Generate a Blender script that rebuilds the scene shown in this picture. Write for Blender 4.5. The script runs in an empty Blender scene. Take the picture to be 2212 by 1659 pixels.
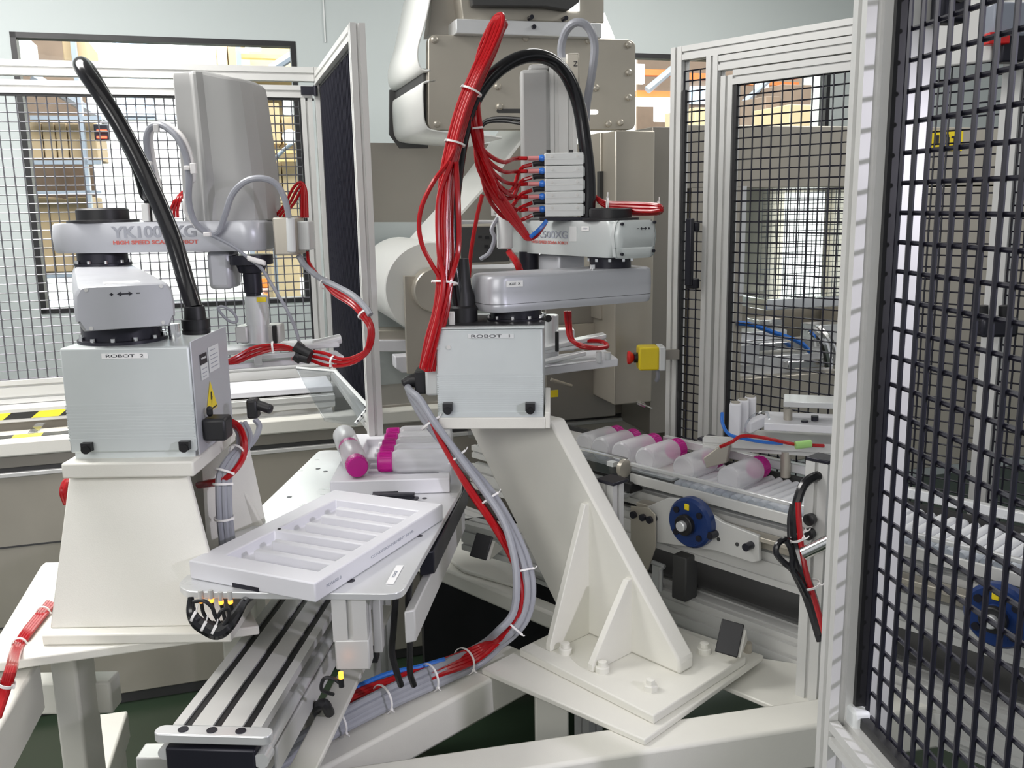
import bpy, bmesh, math, random
from mathutils import Vector, Matrix
V = Vector
random.seed(7)
SC = bpy.context.scene
COL = SC.collection

# ---------------------------------------------------------------- camera
F = 1993.0; CAMH = 1.65; TH = math.atan(388 / F); ROLL = 0.017
fw = V((0, math.cos(TH), -math.sin(TH)))
_r0 = V((1, 0, 0)); _u0 = V((0, math.sin(TH), math.cos(TH)))
rt = _r0 * math.cos(ROLL) - _u0 * math.sin(ROLL)
up = _u0 * math.cos(ROLL) + _r0 * math.sin(ROLL)
CAM = V((0, 0, CAMH))
cd = bpy.data.cameras.new('camera'); cam = bpy.data.objects.new('camera', cd); COL.objects.link(cam)
cd.sensor_width = 36.0; cd.lens = 36.0 * F / 2212.0; cd.clip_start = 0.05; cd.clip_end = 60
cam.matrix_world = Matrix(((rt.x, up.x, -fw.x, CAM.x), (rt.y, up.y, -fw.y, CAM.y), (rt.z, up.z, -fw.z, CAM.z), (0, 0, 0, 1)))
SC.camera = cam

# ---------------------------------------------------------------- light and exposure
SC.view_settings.view_transform = 'Standard'; SC.view_settings.look = 'None'
SC.view_settings.gamma = 1.0; SC.view_settings.use_curve_mapping = False
SC.view_settings.exposure = 0.0
W = bpy.data.worlds.new('hall_light'); SC.world = W; W.use_nodes = True
W.node_tree.nodes['Background'].inputs[0].default_value = (0.93, 0.96, 1.0, 1)
W.node_tree.nodes['Background'].inputs[1].default_value = 0.42

def area(name, loc, target, sx, sy, power, col=(1, 0.98, 0.95)):
    l = bpy.data.lights.new(name, 'AREA'); l.shape = 'RECTANGLE'; l.size = sx; l.size_y = sy
    l.energy = power; l.color = col
    o = bpy.data.objects.new(name, l); COL.objects.link(o); o.location = loc
    o.rotation_euler = (V(target) - V(loc)).to_track_quat('-Z', 'Y').to_euler()
    return o
area('ceiling_and_fill_light', (-1.9, 2.3, 2.98), (-1.9, 2.6, 0), 1.5, 0.9, 84)
area('ceiling_and_fill_light', (-0.3, 0.9, 2.98), (-0.3, 1.2, 0), 2.2, 1.0, 7)
area('ceiling_and_fill_light', (-1.4, -1.6, 2.8), (-0.2, 2.0, 0.7), 2.6, 1.2, 72)  # added fill from behind the camera, evens out the column front
area('ceiling_and_fill_light', (0.9, 3.7, 2.98), (0.9, 3.7, 0), 1.6, 0.8, 26)
area('ceiling_and_fill_light', (2.2, 2.6, 2.98), (2.2, 2.8, 0), 1.2, 0.8, 24)
sl = bpy.data.lights.new('work_lamp_light', 'SPOT'); sl.energy = 95; sl.color = (0.90, 0.86, 1.0); sl.spot_size = math.radians(42); sl.spot_blend = .6; sl.shadow_soft_size = .05
so = bpy.data.objects.new('work_lamp_light', sl); COL.objects.link(so); so.location = (1.75, .2, 1.95)
so.rotation_euler = (V((.42, 1.05, 1.35)) - V(so.location)).to_track_quat('-Z', 'Y').to_euler()
area('hall_fill_light', (-2.6, 8.5, 5.0), (-2.2, 8.5, 0), 6, 4, 950)  # unseen lights added to brighten the hall behind the windows
area('hall_fill_light', (0.5, 14.5, 5.5), (0.5, 17.5, 2.0), 16, 2, 2600)  # unseen light added to lift the far hall wall
area('hall_fill_light', (3.6, 9.2, 5.0), (3.6, 9.5, 0), 6, 4, 700)

# ---------------------------------------------------------------- pixel helpers (photo pixel -> point on a real plane)
def ray(u, v): return fw + rt * ((u - 1106) / F) + up * ((829.5 - v) / F)
def at(u, v, Y): d = ray(u, v); return CAM + d * (Y / d.y)
def atz(u, v, z): d = ray(u, v); return CAM + d * ((z - CAMH) / d.z)
def atp(u, v, p, n): d = ray(u, v); return CAM + d * ((V(p) - CAM).dot(V(n)) / d.dot(V(n)))
X = V((1, 0, 0)); Y = V((0, 1, 0)); Z = V((0, 0, 1))
dL = V((.955, .296, 0)).normalized(); nL = V((.296, -.955, 0)).normalized()
dC = V((.676, -.737, 0)).normalized(); nC = V((-.737, -.676, 0)).normalized()
PL = V((-.67, 3.45, 0))      # corner of the left guard fence
PCV = V((.519, 2.89, 0))     # end of the conveyor guard fence
def LF(t, off, z): return V((PL.x, PL.y, 0)) + dL * t + nL * off + Z * z
def CV(t, off, z): return V((PCV.x, PCV.y, 0)) + dC * t + nC * off + Z * z

# ---------------------------------------------------------------- materials
def mat(name, c, rough=.5, metal=0., noise=0., scale=8., bump=0., stretch=None, alpha=None, trans=None, emit=None, coat=0., bscale=None):
    m = bpy.data.materials.new(name); m.use_nodes = True
    nt = m.node_tree; b = nt.nodes['Principled BSDF']
    b.inputs['Base Color'].default_value = (*c, 1); b.inputs['Roughness'].default_value = rough; b.inputs['Metallic'].default_value = metal
    if coat: b.inputs['Coat Weight'].default_value = coat
    if alpha is not None: b.inputs['Alpha'].default_value = alpha
    if trans is not None: b.inputs['Transmission Weight'].default_value = trans
    if emit: b.inputs['Emission Color'].default_value = (*emit[0], 1); b.inputs['Emission Strength'].default_value = emit[1]
    tc = nt.nodes.new('ShaderNodeTexCoord'); mp = nt.nodes.new('ShaderNodeMapping')
    nt.links.new(tc.outputs['Object'], mp.inputs[0])
    if stretch: mp.inputs['Scale'].default_value = stretch
    n = nt.nodes.new('ShaderNodeTexNoise'); n.inputs['Scale'].default_value = scale; n.inputs['Detail'].default_value = 4
    nt.links.new(mp.outputs[0], n.inputs['Vector'])
    if noise:
        r = nt.nodes.new('ShaderNodeMix'); r.data_type = 'RGBA'
        r.inputs[6].default_value = (*[x * (1 - noise) for x in c], 1); r.inputs[7].default_value = (*[min(1, x * (1 + noise)) for x in c], 1)
        nt.links.new(n.outputs['Fac'], r.inputs[0]); nt.links.new(r.outputs[2], b.inputs['Base Color'])
        mr = nt.nodes.new('ShaderNodeMapRange'); mr.inputs[3].default_value = max(0, rough - .08); mr.inputs[4].default_value = min(1, rough + .08)
        nt.links.new(n.outputs['Fac'], mr.inputs[0]); nt.links.new(mr.outputs[0], b.inputs['Roughness'])
    if bump:
        bn = nt.nodes.new('ShaderNodeBump'); bn.inputs['Strength'].default_value = bump; bn.inputs['Distance'].default_value = .002
        if bscale:
            n2 = nt.nodes.new('ShaderNodeTexNoise'); n2.inputs['Scale'].default_value = bscale; nt.links.new(mp.outputs[0], n2.inputs['Vector'])
            nt.links.new(n2.outputs['Fac'], bn.inputs['Height'])
        else: nt.links.new(n.outputs['Fac'], bn.inputs['Height'])
        nt.links.new(bn.outputs[0], b.inputs['Normal'])
    return m
def glass_mat(name, tint, facing, rough=.03, gl=.25):
    m = bpy.data.materials.new(name); m.use_nodes = True; nt = m.node_tree; nt.nodes.clear()
    o = nt.nodes.new('ShaderNodeOutputMaterial'); t = nt.nodes.new('ShaderNodeBsdfTransparent'); t.inputs[0].default_value = (*tint, 1)
    g = nt.nodes.new('ShaderNodeBsdfGlossy'); g.inputs['Roughness'].default_value = rough
    lw = nt.nodes.new('ShaderNodeLayerWeight'); lw.inputs[0].default_value = facing
    mm = nt.nodes.new('ShaderNodeMath'); mm.operation = 'MULTIPLY'; mm.inputs[1].default_value = gl
    nt.links.new(lw.outputs['Facing'], mm.inputs[0])
    x = nt.nodes.new('ShaderNodeMixShader'); nt.links.new(mm.outputs[0], x.inputs[0]); nt.links.new(t.outputs[0], x.inputs[1]); nt.links.new(g.outputs[0], x.inputs[2])
    nt.links.new(x.outputs[0], o.inputs[0]); return m
def stripe_mat(name, c1, c2, scale, direction=(1, 0, 1), rough=.5):
    m = mat(name, c1, rough); nt = m.node_tree; b = nt.nodes['Principled BSDF']
    tc = nt.nodes.new('ShaderNodeTexCoord'); dp = nt.nodes.new('ShaderNodeVectorMath'); dp.operation = 'DOT_PRODUCT'
    dp.inputs[1].default_value = direction; nt.links.new(tc.outputs['Object'], dp.inputs[0])
    mu = nt.nodes.new('ShaderNodeMath'); mu.operation = 'MULTIPLY'; mu.inputs[1].default_value = scale; nt.links.new(dp.outputs['Value'], mu.inputs[0])
    fr = nt.nodes.new('ShaderNodeMath'); fr.operation = 'FRACT'; nt.links.new(mu.outputs[0], fr.inputs[0])
    gt = nt.nodes.new('ShaderNodeMath'); gt.operation = 'GREATER_THAN'; gt.inputs[1].default_value = .5; nt.links.new(fr.outputs[0], gt.inputs[0])
    r = nt.nodes.new('ShaderNodeMix'); r.data_type = 'RGBA'; r.inputs[6].default_value = (*c1, 1); r.inputs[7].default_value = (*c2, 1)
    nt.links.new(gt.outputs[0], r.inputs[0]); nt.links.new(r.outputs[2], b.inputs['Base Color']); return m
def frosted_mat(name, c, a, rough=.25):
    m = bpy.data.materials.new(name); m.use_nodes = True; nt = m.node_tree; nt.nodes.clear()
    o = nt.nodes.new('ShaderNodeOutputMaterial'); t = nt.nodes.new('ShaderNodeBsdfTransparent')
    p = nt.nodes.new('ShaderNodeBsdfPrincipled'); p.inputs['Base Color'].default_value = (*c, 1); p.inputs['Roughness'].default_value = rough
    x = nt.nodes.new('ShaderNodeMixShader'); lw = nt.nodes.new('ShaderNodeLayerWeight'); lw.inputs[0].default_value = .35
    mr = nt.nodes.new('ShaderNodeMapRange'); mr.inputs[3].default_value = a; mr.inputs[4].default_value = min(1, a + .45)
    nt.links.new(lw.outputs['Facing'], mr.inputs[0]); nt.links.new(mr.outputs[0], x.inputs[0])
    nt.links.new(t.outputs[0], x.inputs[1]); nt.links.new(p.outputs[0], x.inputs[2]); nt.links.new(x.outputs[0], o.inputs[0]); return m
M = dict(
    wall=mat('wall_paint', (.52, .57, .57), .6, noise=.03, scale=3),
    wall_hall=stripe_mat('corrugated_cladding', (.86, .86, .83), (.78, .78, .76), 4, (0, 0, 1)),
    ceil=mat('ceiling_tile', (.7, .7, .7), .8),
    floor=mat('green_floor_paint', (.018, .032, .018), .35, noise=.25, scale=5),
    white=mat('white_powder_coat', (.76, .75, .69), .42, noise=.015, scale=40, bump=.10, bscale=500),
    alu=mat('anodised_aluminium', (.66, .66, .645), .42, .25, noise=.04, scale=12),
    alu_b=mat('milled_aluminium', (.76, .77, .78), .30, .45, noise=.03, scale=6, stretch=(1, 3, 1)),
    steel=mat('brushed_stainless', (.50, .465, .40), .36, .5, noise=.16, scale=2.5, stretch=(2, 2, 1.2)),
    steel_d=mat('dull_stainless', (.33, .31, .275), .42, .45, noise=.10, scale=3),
    hdpe=mat('white_polyethylene', (.74, .74, .78), .45, noise=.02, scale=20),
    robot=mat('grey_robot_paint', (.50, .51, .545), .36, .25, noise=.02, scale=30),
    robot_l=mat('light_robot_casting', (.62, .66, .66), .40, .2, noise=.02, scale=30),
    cover=mat('robot_cover_plastic', (.40, .40, .395), .5, noise=.02, scale=25),
    black=mat('black_rubber', (.012, .012, .014), .45, noise=.2, scale=20),
    gloss=mat('black_hose_rubber', (.010, .010, .012), .16, noise=.2, scale=20),
    blackm=mat('black_anodised_metal', (.02, .02, .03), .35, .3, noise=.1),
    wire=mat('black_coated_wire', (.016, .016, .026), .3, .2, noise=.1),
    wire_l=mat('galvanised_wire', (.16, .16, .18), .3, .5, noise=.1),
    chrome=mat('polished_steel', (.85, .85, .85), .14, 1, noise=.02),
    red=mat('red_hose', (.40, .006, .010), .2, noise=.06, scale=30),
    blue=mat('blue_hose', (.03, .17, .62), .25, noise=.05),
    blued=mat('blue_enamel', (.012, .035, .14), .3, noise=.1, scale=30),
    cable=mat('grey_cable', (.33, .34, .38), .4, noise=.05, scale=30),
    tie=mat('natural_nylon', (.85, .83, .82), .4),
    pink=mat('pink_plastic_cap', (.50, .006, .25), .35, noise=.05, scale=60),
    yellow=mat('yellow_plastic', (.85, .66, .02), .4, noise=.05),
    estop=mat('red_plastic', (.75, .02, .02), .35),
    tape=stripe_mat('hazard_stripes', (.92, .80, .05), (.03, .03, .03), 6.2, (.9, .28, -1.2)),
    label=mat('label_paper', (.70, .72, .72), .5), labelw=mat('white_sticker', (.9, .9, .9), .5),
    ink=mat('black_ink', (.02, .02, .03), .6), inkr=mat('red_ink', (.55, .12, .10), .6), inkg=mat('grey_ink', (.34, .36, .42), .5),
    led=mat('amber_led', (1, .35, .05), .4, emit=((1, .28, .03), 3)),
    ledr=mat('red_display', (1, .1, .05), .4, emit=((1, .05, .02), 4)),
    sky=mat('skylight_sheet', (.6, .75, 1), .4, emit=((.62, .78, 1.0), 1.5)),
    glow_w=mat('white_glow', (1, 1, 1), .4, emit=((1, 1, 1), 2.2)),  # emission also brightens signs, panels and patches that are no lamps
    glass=glass_mat('window_glass', (.93, .97, .96), .3, .02, .3),
    plexi=glass_mat('clear_acrylic', (.90, .92, .94), .5, .05, .5),
    film=frosted_mat('clear_film', (.85, .88, .9), .12, .15),
    tube=frosted_mat('frosted_polypropylene', (.80, .81, .84), .36, .22),
    tubec=frosted_mat('clear_polypropylene', (.86, .88, .92), .30, .12),
    wood=mat('pale_timber', (.62, .46, .22), .6, noise=.2, scale=6, stretch=(1, 8, 8)),
    card=mat('brown_cardboard', (.42, .30, .18), .7, noise=.15, scale=2),
    cardl=mat('light_cardboard', (.58, .44, .27), .7, noise=.12, scale=3),
    rack=mat('grey_rack_steel', (.30, .33, .40), .4, noise=.1), racko=mat('orange_rack_steel', (.72, .20, .05), .4, noise=.1),
    dark=mat('dark_recess', (.05, .05, .05), .6, noise=.2), orange=mat('orange_plastic', (.85, .22, .04), .4),
    brown=mat('brown_wrap', (.22, .15, .11), .5, noise=.2), paper=mat('white_paper_web', (.82, .83, .80), .6, noise=.015),
    belt=mat('beige_belt', (.62, .58, .52), .35, noise=.05), green=mat('green_tape', (.35, .62, .20), .4),
    roller=mat('white_roller', (.85, .86, .90), .35), adapt=mat('pink_adapter', (.75, .28, .28), .3))

# ---------------------------------------------------------------- mesh builder
def frame_of(d):
    d = d.normalized(); a = Z if abs(d.z) < .9 else X
    e1 = d.cross(a).normalized(); return e1, e1.cross(d).normalized()
def smooth(pts, k=6, closed=False):
    pts = [V(p) for p in pts]; n = len(pts); out = []
    if n < 3: return pts
    for i in range(n - 1):
        p0 = pts[i - 1] if i > 0 else pts[0] * 2 - pts[1]; p1 = pts[i]; p2 = pts[i + 1]; p3 = pts[i + 2] if i + 2 < n else pts[-1] * 2 - pts[-2]
        for j in range(k):
            t = j / k
            out.append(.5 * ((2 * p1) + (p2 - p0) * t + (2 * p0 - 5 * p1 + 4 * p2 - p3) * t * t + (3 * p1 - p0 - 3 * p2 + p3) * t ** 3))
    out.append(pts[-1]); return out
class MB:
    def __init__(s): s.v = []; s.f = []
    def add(s, vs, fs):
        b = len(s.v); s.v += [tuple(x) for x in vs]; s.f += [[b + i for i in f] for f in fs]; return s
    def box(s, o, a, b, c):                       # corner + three edge vectors
        o, a, b, c = V(o), V(a), V(b), V(c)
        vs = [o, o + a, o + a + b, o + b, o + c, o + a + c, o + a + b + c, o + b + c]
        fs = [[0, 3, 2, 1], [4, 5, 6, 7], [0, 1, 5, 4], [1, 2, 6, 5], [2, 3, 7, 6], [3, 0, 4, 7]]
        if a.cross(b).dot(c) < 0: fs = [f[::-1] for f in fs]
        return s.add(vs, fs)
    def cbox(s, c, sx, sy, sz, ex=X, ey=Y, ez=Z):
        ex, ey, ez = V(ex) * sx, V(ey) * sy, V(ez) * sz
        return s.box(V(c) - ex / 2 - ey / 2 - ez / 2, ex, ey, ez)
    def prism(s, pts, d):                          # polygon (3D points) swept by vector d
        pts = [V(p) for p in pts]; d = V(d); n = len(pts)
        nrm = V((0, 0, 0))
        for i in range(n): nrm += pts[i].cross(pts[(i + 1) % n])
        if nrm.dot(d) < 0: pts = pts[::-1]
        vs = pts + [p + d for p in pts]
        fs = [list(range(n))[::-1], list(range(n, 2 * n))] + [[i, (i + 1) % n, n + (i + 1) % n, n + i] for i in range(n)]
        return s.add(vs, fs)
    def loft(s, rings, cap=True):
        n = len(rings[0]); vs = [p for r in rings for p in r]; fs = []
        for k in range(len(rings) - 1):
            for i in range(n):
                j = (i + 1) % n; fs.append([k * n + i, k * n + j, (k + 1) * n + j, (k + 1) * n + i])
        if cap: fs += [list(range(n))[::-1], [(len(rings) - 1) * n + i for i in range(n)]]
        return s.add(vs, fs)
    def cyl(s, p0, p1, r, n=24, r2=None):
        p0, p1 = V(p0), V(p1); r2 = r if r2 is None else r2; e1, e2 = frame_of(p1 - p0)
        ring = lambda p, q: [p + (e1 * math.cos(2 * math.pi * i / n) + e2 * math.sin(2 * math.pi * i / n)) * q for i in range(n)]
        return s.loft([ring(p0, r)[::-1], ring(p1, r2)[::-1]])
    def lathe(s, p0, d, prof, n=28):               # prof: list of (distance along d, radius)
        p0, d = V(p0), V(d).normalized(); e1, e2 = frame_of(d)
        return s.loft([[p0 + d * a + (e1 * math.cos(2 * math.pi * i / n) + e2 * math.sin(2 * math.pi * i / n)) * max(r, 1e-5) for i in range(n)][::-1] for a, r in prof])
    def tube(s, pts, r, n=8, k=6, sm=True):
        P = smooth(pts, k) if sm else [V(p) for p in pts]
        rings = []; e = None
        for i, p in enumerate(P):
            d = (P[min(i + 1, len(P) - 1)] - P[max(i - 1, 0)]).normalized()
            if e is None: e = frame_of(d)[0]
            e = (e - d * e.dot(d)).normalized(); g = d.cross(e)
            rr = r(i / (len(P) - 1)) if callable(r) else r
            rings.append([p + (e * math.cos(2 * math.pi * j / n) + g * math.sin(2 * math.pi * j / n)) * rr for j in range(n)])
        return s.loft(rings)
    def ext(s, p0, p1, w, h, upv=Z, nw=1, nh=1, slot=.008, dep=.007):   # slotted aluminium profile
        p0, p1 = V(p0), V(p1); d = (p1 - p0).normalized(); ex = d.cross(upv).normalized(); ey = ex.cross(d).normalized()
        def side(L, n):
            q = [(-L / 2, 0)]
            for i in range(n):
                c = -L / 2 + L * (i + .5) / n; q += [(c - slot / 2, 0), (c - slot / 2, dep), (c + slot / 2, dep), (c + slot / 2, 0)]
            return q
        poly = [(a, -h / 2 + b) for a, b in side(w, nw)] + [(w / 2 - b, a) for a, b in side(h, nh)] + [(-a, h / 2 - b) for a, b in side(w, nw)] + [(-w / 2 + b, -a) for a, b in side(h, nh)]
        ring = lambda p: [p + ex * a + ey * b for a, b in poly]
        return s.loft([ring(p0), ring(p1)])
    def grid(s, o, ex, ey, w, h, px, py, r=.0022, sep=None):
        o, ex, ey = V(o), V(ex).normalized(), V(ey).normalized(); nn = ex.cross(ey) * r * .8
        nx = max(1, round(w / px)); ny = max(1, round(h / py))
        for i in range(nx + 1):
            a = o + ex * (w * i / nx) + nn; s.cyl(a, a + ey * h, r, 6)
        for j in range(ny + 1):
            a = o + ey * (h * j / ny) - nn; s.cyl(a, a + ex * w, r, 6)
        return s
def rrect(w, h, r, k=5):
    out = []
    for cx, cy, a0 in ((w / 2 - r, h / 2 - r, 0), (-w / 2 + r, h / 2 - r, 90), (-w / 2 + r, -h / 2 + r, 180), (w / 2 - r, -h / 2 + r, 270)):
        for i in range(k + 1):
            a = math.radians(a0 + 90 * i / k); out.append((cx + r * math.cos(a), cy + r * math.sin(a)))
    return out
def make(name, mb, m, bevel=0., ang=35, dis=False):
    me = bpy.data.meshes.new(name); me.from_pydata(mb.v, [], mb.f)
    bm = bmesh.new(); bm.from_mesh(me); bmesh.ops.recalc_face_normals(bm, faces=bm.faces)
    if dis: bmesh.ops.dissolve_limit(bm, angle_limit=.02, verts=bm.verts, edges=bm.edges)
    bm.to_mesh(me); bm.free()
    me.materials.append(M[m] if isinstance(m, str) else m)
    me.shade_smooth(); me.set_sharp_from_angle(angle=math.radians(ang))
    o = bpy.data.objects.new(name, me); COL.objects.link(o)
    if bevel:
        b = o.modifiers.new('bevel', 'BEVEL'); b.width = bevel; b.segments = 2; b.limit_method = 'ANGLE'; b.angle_limit = math.radians(40)
        b.harden_normals = False
    return o
def tag(o, label, cat, group=None):
    o['label'] = label; o['category'] = cat
    if group: o['group'] = group
    return o
def thing(name, label, cat, loc=(0, 0, 0), group=None):
    o = bpy.data.objects.new(name, None); COL.objects.link(o); o.location = loc; o.empty_display_size = .05
    return tag(o, label, cat, group)
def part(name, mb, m, parent, bevel=0., label=None, local=False, ang=35, dis=False):
    o = make(name, mb, m, bevel, ang, dis); o.parent = parent
    if not local and parent.type == 'EMPTY': o.matrix_parent_inverse = Matrix.Translation(-parent.location)
    if label: o['label'] = label
    return o
def single(name, mb, m, label, cat, group=None, bevel=0., ang=35): return tag(make(name, mb, m, bevel, ang), label, cat, group)
def struct(name, mb, m, parent=None, bevel=0.):
    o = make(name, mb, m, bevel)
    if parent: o.parent = parent
    else: o['kind'] = 'structure'
    return o
def copy_tree(o, parent=None):
    c = o.copy(); COL.objects.link(c)
    if parent: c.parent = parent
    for ch in [q for q in bpy.data.objects if q.parent == o]: copy_tree(ch, c)
    return c
def text(s, size, org, ex, ey, m, parent, name='lettering', width=None, bold=0.):
    cu = bpy.data.curves.new('lettering', 'FONT'); cu.body = s; cu.size = size; cu.align_x = 'CENTER'; cu.align_y = 'CENTER'; cu.extrude = .0002; cu.offset = bold
    t = bpy.data.objects.new('lettering', cu); COL.objects.link(t)
    dg = bpy.context.evaluated_depsgraph_get(); me = bpy.data.meshes.new_from_object(t.evaluated_get(dg))
    bpy.data.objects.remove(t); ex = V(ex).normalized(); ey = (V(ey) - ex * V(ey).dot(ex)).normalized(); ez = ex.cross(ey)
    xs = [v.co.x for v in me.vertices]; k = width / (max(xs) - min(xs)) if width else 1
    for v in me.vertices: c = v.co.copy(); v.co = V(org) + ex * c.x * k + ey * c.y + ez * c.z
    me.materials.clear(); me.materials.append(M[m]); me.name = name
    o = bpy.data.objects.new(name, me); COL.objects.link(o); o.parent = parent
    if parent.type == 'EMPTY': o.matrix_parent_inverse = Matrix.Translation(-parent.location)
    return o
def px(lst): return [at(*p) for p in lst]
def offset_path(core, a, R, twist=0., k=6, spread=None):
    P = smooth(core, k); out = []; e = None
    for i, p in enumerate(P):
        d = (P[min(i + 1, len(P) - 1)] - P[max(i - 1, 0)]).normalized()
        if e is None: e = frame_of(d)[0]
        e = (e - d * e.dot(d)).normalized(); g = d.cross(e); t = i / (len(P) - 1); q = a + twist * t
        rr = R * (spread(t) if spread else 1); out.append(p + (e * math.cos(q) + g * math.sin(q)) * rr)
    return out
def tie_at(P, t, r, label, group, tail=True):       # nylon cable tie round a path
    i = min(max(1, int(t * (len(P) - 1))), len(P) - 2); d = (P[i + 1] - P[i - 1]).normalized(); e1, e2 = frame_of(d)
    mb = MB(); n = 24
    ring = lambda s, q: [P[i] + d * s + (e1 * math.cos(2 * math.pi * j / n) + e2 * math.sin(2 * math.pi * j / n)) * q for j in range(n)]
    mb.loft([ring(-.0022, r), ring(-.0022, r + .0018), ring(.0022, r + .0018), ring(.0022, r), ring(-.0022, r)], cap=False)
    tow = (CAM - P[i]); tow = (tow - d * tow.dot(d)).normalized(); sd = d.cross(tow).normalized()
    h = P[i] + tow * (r * .55) - sd * (r * .9); mb.cbox(h, .006, .005, .005, sd, d, tow)
    if tail: mb.tube([h, h - sd * .006 + tow * .004, h - sd * .010 + tow * .004 + Z * .004], .0013, 6, 3)
    return single('cable_tie', mb, 'tie', label, 'cable tie', group)
# ================================================================ SETTING
W0 = V((-.905, 4.3, 0)); WT = .08
def WP(t, off, z): return W0 + dL * t - nL * off + Z * z      # off: distance behind the room face of the back wall
def wt(u, v): return (atp(u, v, W0, nL) - W0).dot(dL)
mb = MB(); mb.box((-6, -3.5, -.1), (16, 0, 0), (0, 30, 0), (0, 0, .1)); struct('floor', mb, 'floor')
ZS, ZH = 1.222, 2.372
w1a, w1b = wt(54, 365), wt(654, 365); w2a, w2b = wt(1150, 200), wt(1792, 200)
mb = MB()
def wb(t0, t1, z0, z1): mb.box(WP(t0, 0, z0), dL * (t1 - t0), -nL * WT, Z * (z1 - z0))
wb(-3.2, 5.2, 0, ZS); wb(-3.2, 5.2, ZH, 3.1); wb(-3.2, w1a, ZS, ZH); wb(w1b, w2a, ZS, ZH); wb(w2b, 5.2, ZS, ZH)
struct('wall_back', mb, 'wall')
mb = MB(); mb.box(WP(-3.2, 0, 3.1), dL * 8.4, nL * 8, Z * .06); struct('ceiling', mb, 'ceil')
def window(n, t0, t1):
    g = MB(); k = .022
    for a, b, c, d in ((t0, t1, ZS, ZS + k), (t0, t1, ZH - k, ZH), (t0, t0 + k, ZS, ZH), (t1 - k, t1, ZS, ZH)):
        g.box(WP(a, -.004, c), dL * (b - a), -nL * .06, Z * (d - c))
    o = struct('window_%d' % n, g, 'black')
    p = MB(); p.box(WP(t0 + .005, .03, ZS + .005), dL * (t1 - t0 - .01), -nL * .006, Z * (ZH - ZS - .01)); struct('pane', p, 'glass', o)
window(1, w1a, w1b); window(2, w2a, w2b)
mb = MB(); mb.box(WP(.10, -.003, 2.372), dL * .006, nL * .004, Z * .72); mb.box(WP(3.3, -.003, 0), dL * .006, nL * .004, Z * 3.1); struct('trim_1', mb, 'label')

# ---------------------------------------------------------------- hall seen through the windows
def wat(u, v, off): return atp(u, v, W0 - nL * off, nL)
def hbox(mb, u0, v0, u1, v1, off, dep):
    a = wat(u0, v1, off); b = wat(u1, v1, off); c = wat((u0 + u1) / 2, v0, off); m = (a + b) / 2
    w = (b - a).dot(dL); return mb.box(V((a.x, a.y, m.z)), dL * w, -nL * dep, Z * (c.z - m.z))
mb = MB(); mb.box(WP(-14, 14, 0), dL * 44, -nL * .1, Z * 6); struct('wall_hall', mb, 'wall_hall')
o = MB(); hbox(o, 263, 70, 332, 246, 13.95, .04); f = struct('window_3', o, 'sky')
o = MB()
for r in ((258, 66, 264, 250), (331, 66, 337, 250), (258, 246, 337, 251)): hbox(o, *r, 13.90, .08)
struct('window_frame', o, 'rack', f)
mb = MB(); hbox(mb, 190, 248, 470, 258, 13.95, .05); struct('trim_2', mb, 'rack')
def hall(name, rects, off, dep, m, label, cat, group=None, bevel=.01):
    mb = MB()
    for r in rects: hbox(mb, *r, off, dep)
    return single(name, mb, m, label, cat, group, bevel)
# left pallet rack with its cartons
rk = thing('pallet_rack', 'grey steel pallet rack in the hall behind the left window', 'rack', WP(-5, 6, 0))
for u in (70, 214):
    mb = MB(); hbox(mb, u - 5, 60, u + 5, 650, 5.9, .12); part('upright', mb, 'rack', rk)
for v in (134, 250, 346, 412, 590):
    mb = MB(); hbox(mb, 65, v, 219, v + 9, 5.9, .1); part('beam', mb, 'rack', rk)
mb = MB(); a, b = wat(70, 165, 6.6), wat(235, 265, 6.6); mb.cyl(a, b, .05, 8); part('brace', mb, 'rack', rk)
mb = MB(); hbox(mb, 60, 60, 225, 600, 7.4, .05); part('back_panel', mb, 'brown', rk)
row = [('second carton row from the top', 262, 344, [(70, 96), (98, 124), (126, 150), (152, 178), (180, 212)]),
       ('lowest carton row', 425, 588, [(78, 120), (122, 160), (162, 212)]), ('top carton row', 76, 132, [(138, 160), (162, 190)])]
nm = ['leftmost', 'second', 'middle', 'fourth', 'rightmost']
for rn, v0, v1, us in row:
    for i, (a, b) in enumerate(us):
        which = nm[i] if len(us) == 5 else ['leftmost', 'middle', 'rightmost'][i] if len(us) == 3 else ['left', 'right'][i]
        hall('carton', [(a, v0 + random.randint(0, 5), b, v1)], 6.05, 1.0, 'card', 'brown carton, %s of the %s behind the left window' % (which, rn), 'carton', 'cartons in the left pallet rack')
hall('wrapped_roll', [(38, 75, 62, 140)], 5.5, .6, 'paper', 'white wrapped roll standing at the left edge of the left window', 'roll')
hall('glow_board', [(92, 634, 166, 668)], 11.2, .05, 'glow_w', 'glowing white board low behind the lower left corner of the window', 'board')  # plain slab that gets its brightness from emission
o = hall('digital_display', [(205, 268, 236, 304)], 5.80, .1, 'blackm', 'small dark display with two red lit rows behind the left fence', 'display')
for v in (280, 294):
    mb = MB(); hbox(mb, 209, v, 231, v + 5, 5.78, .02); q = make('lit_row', mb, 'ledr'); q.parent = o
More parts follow.
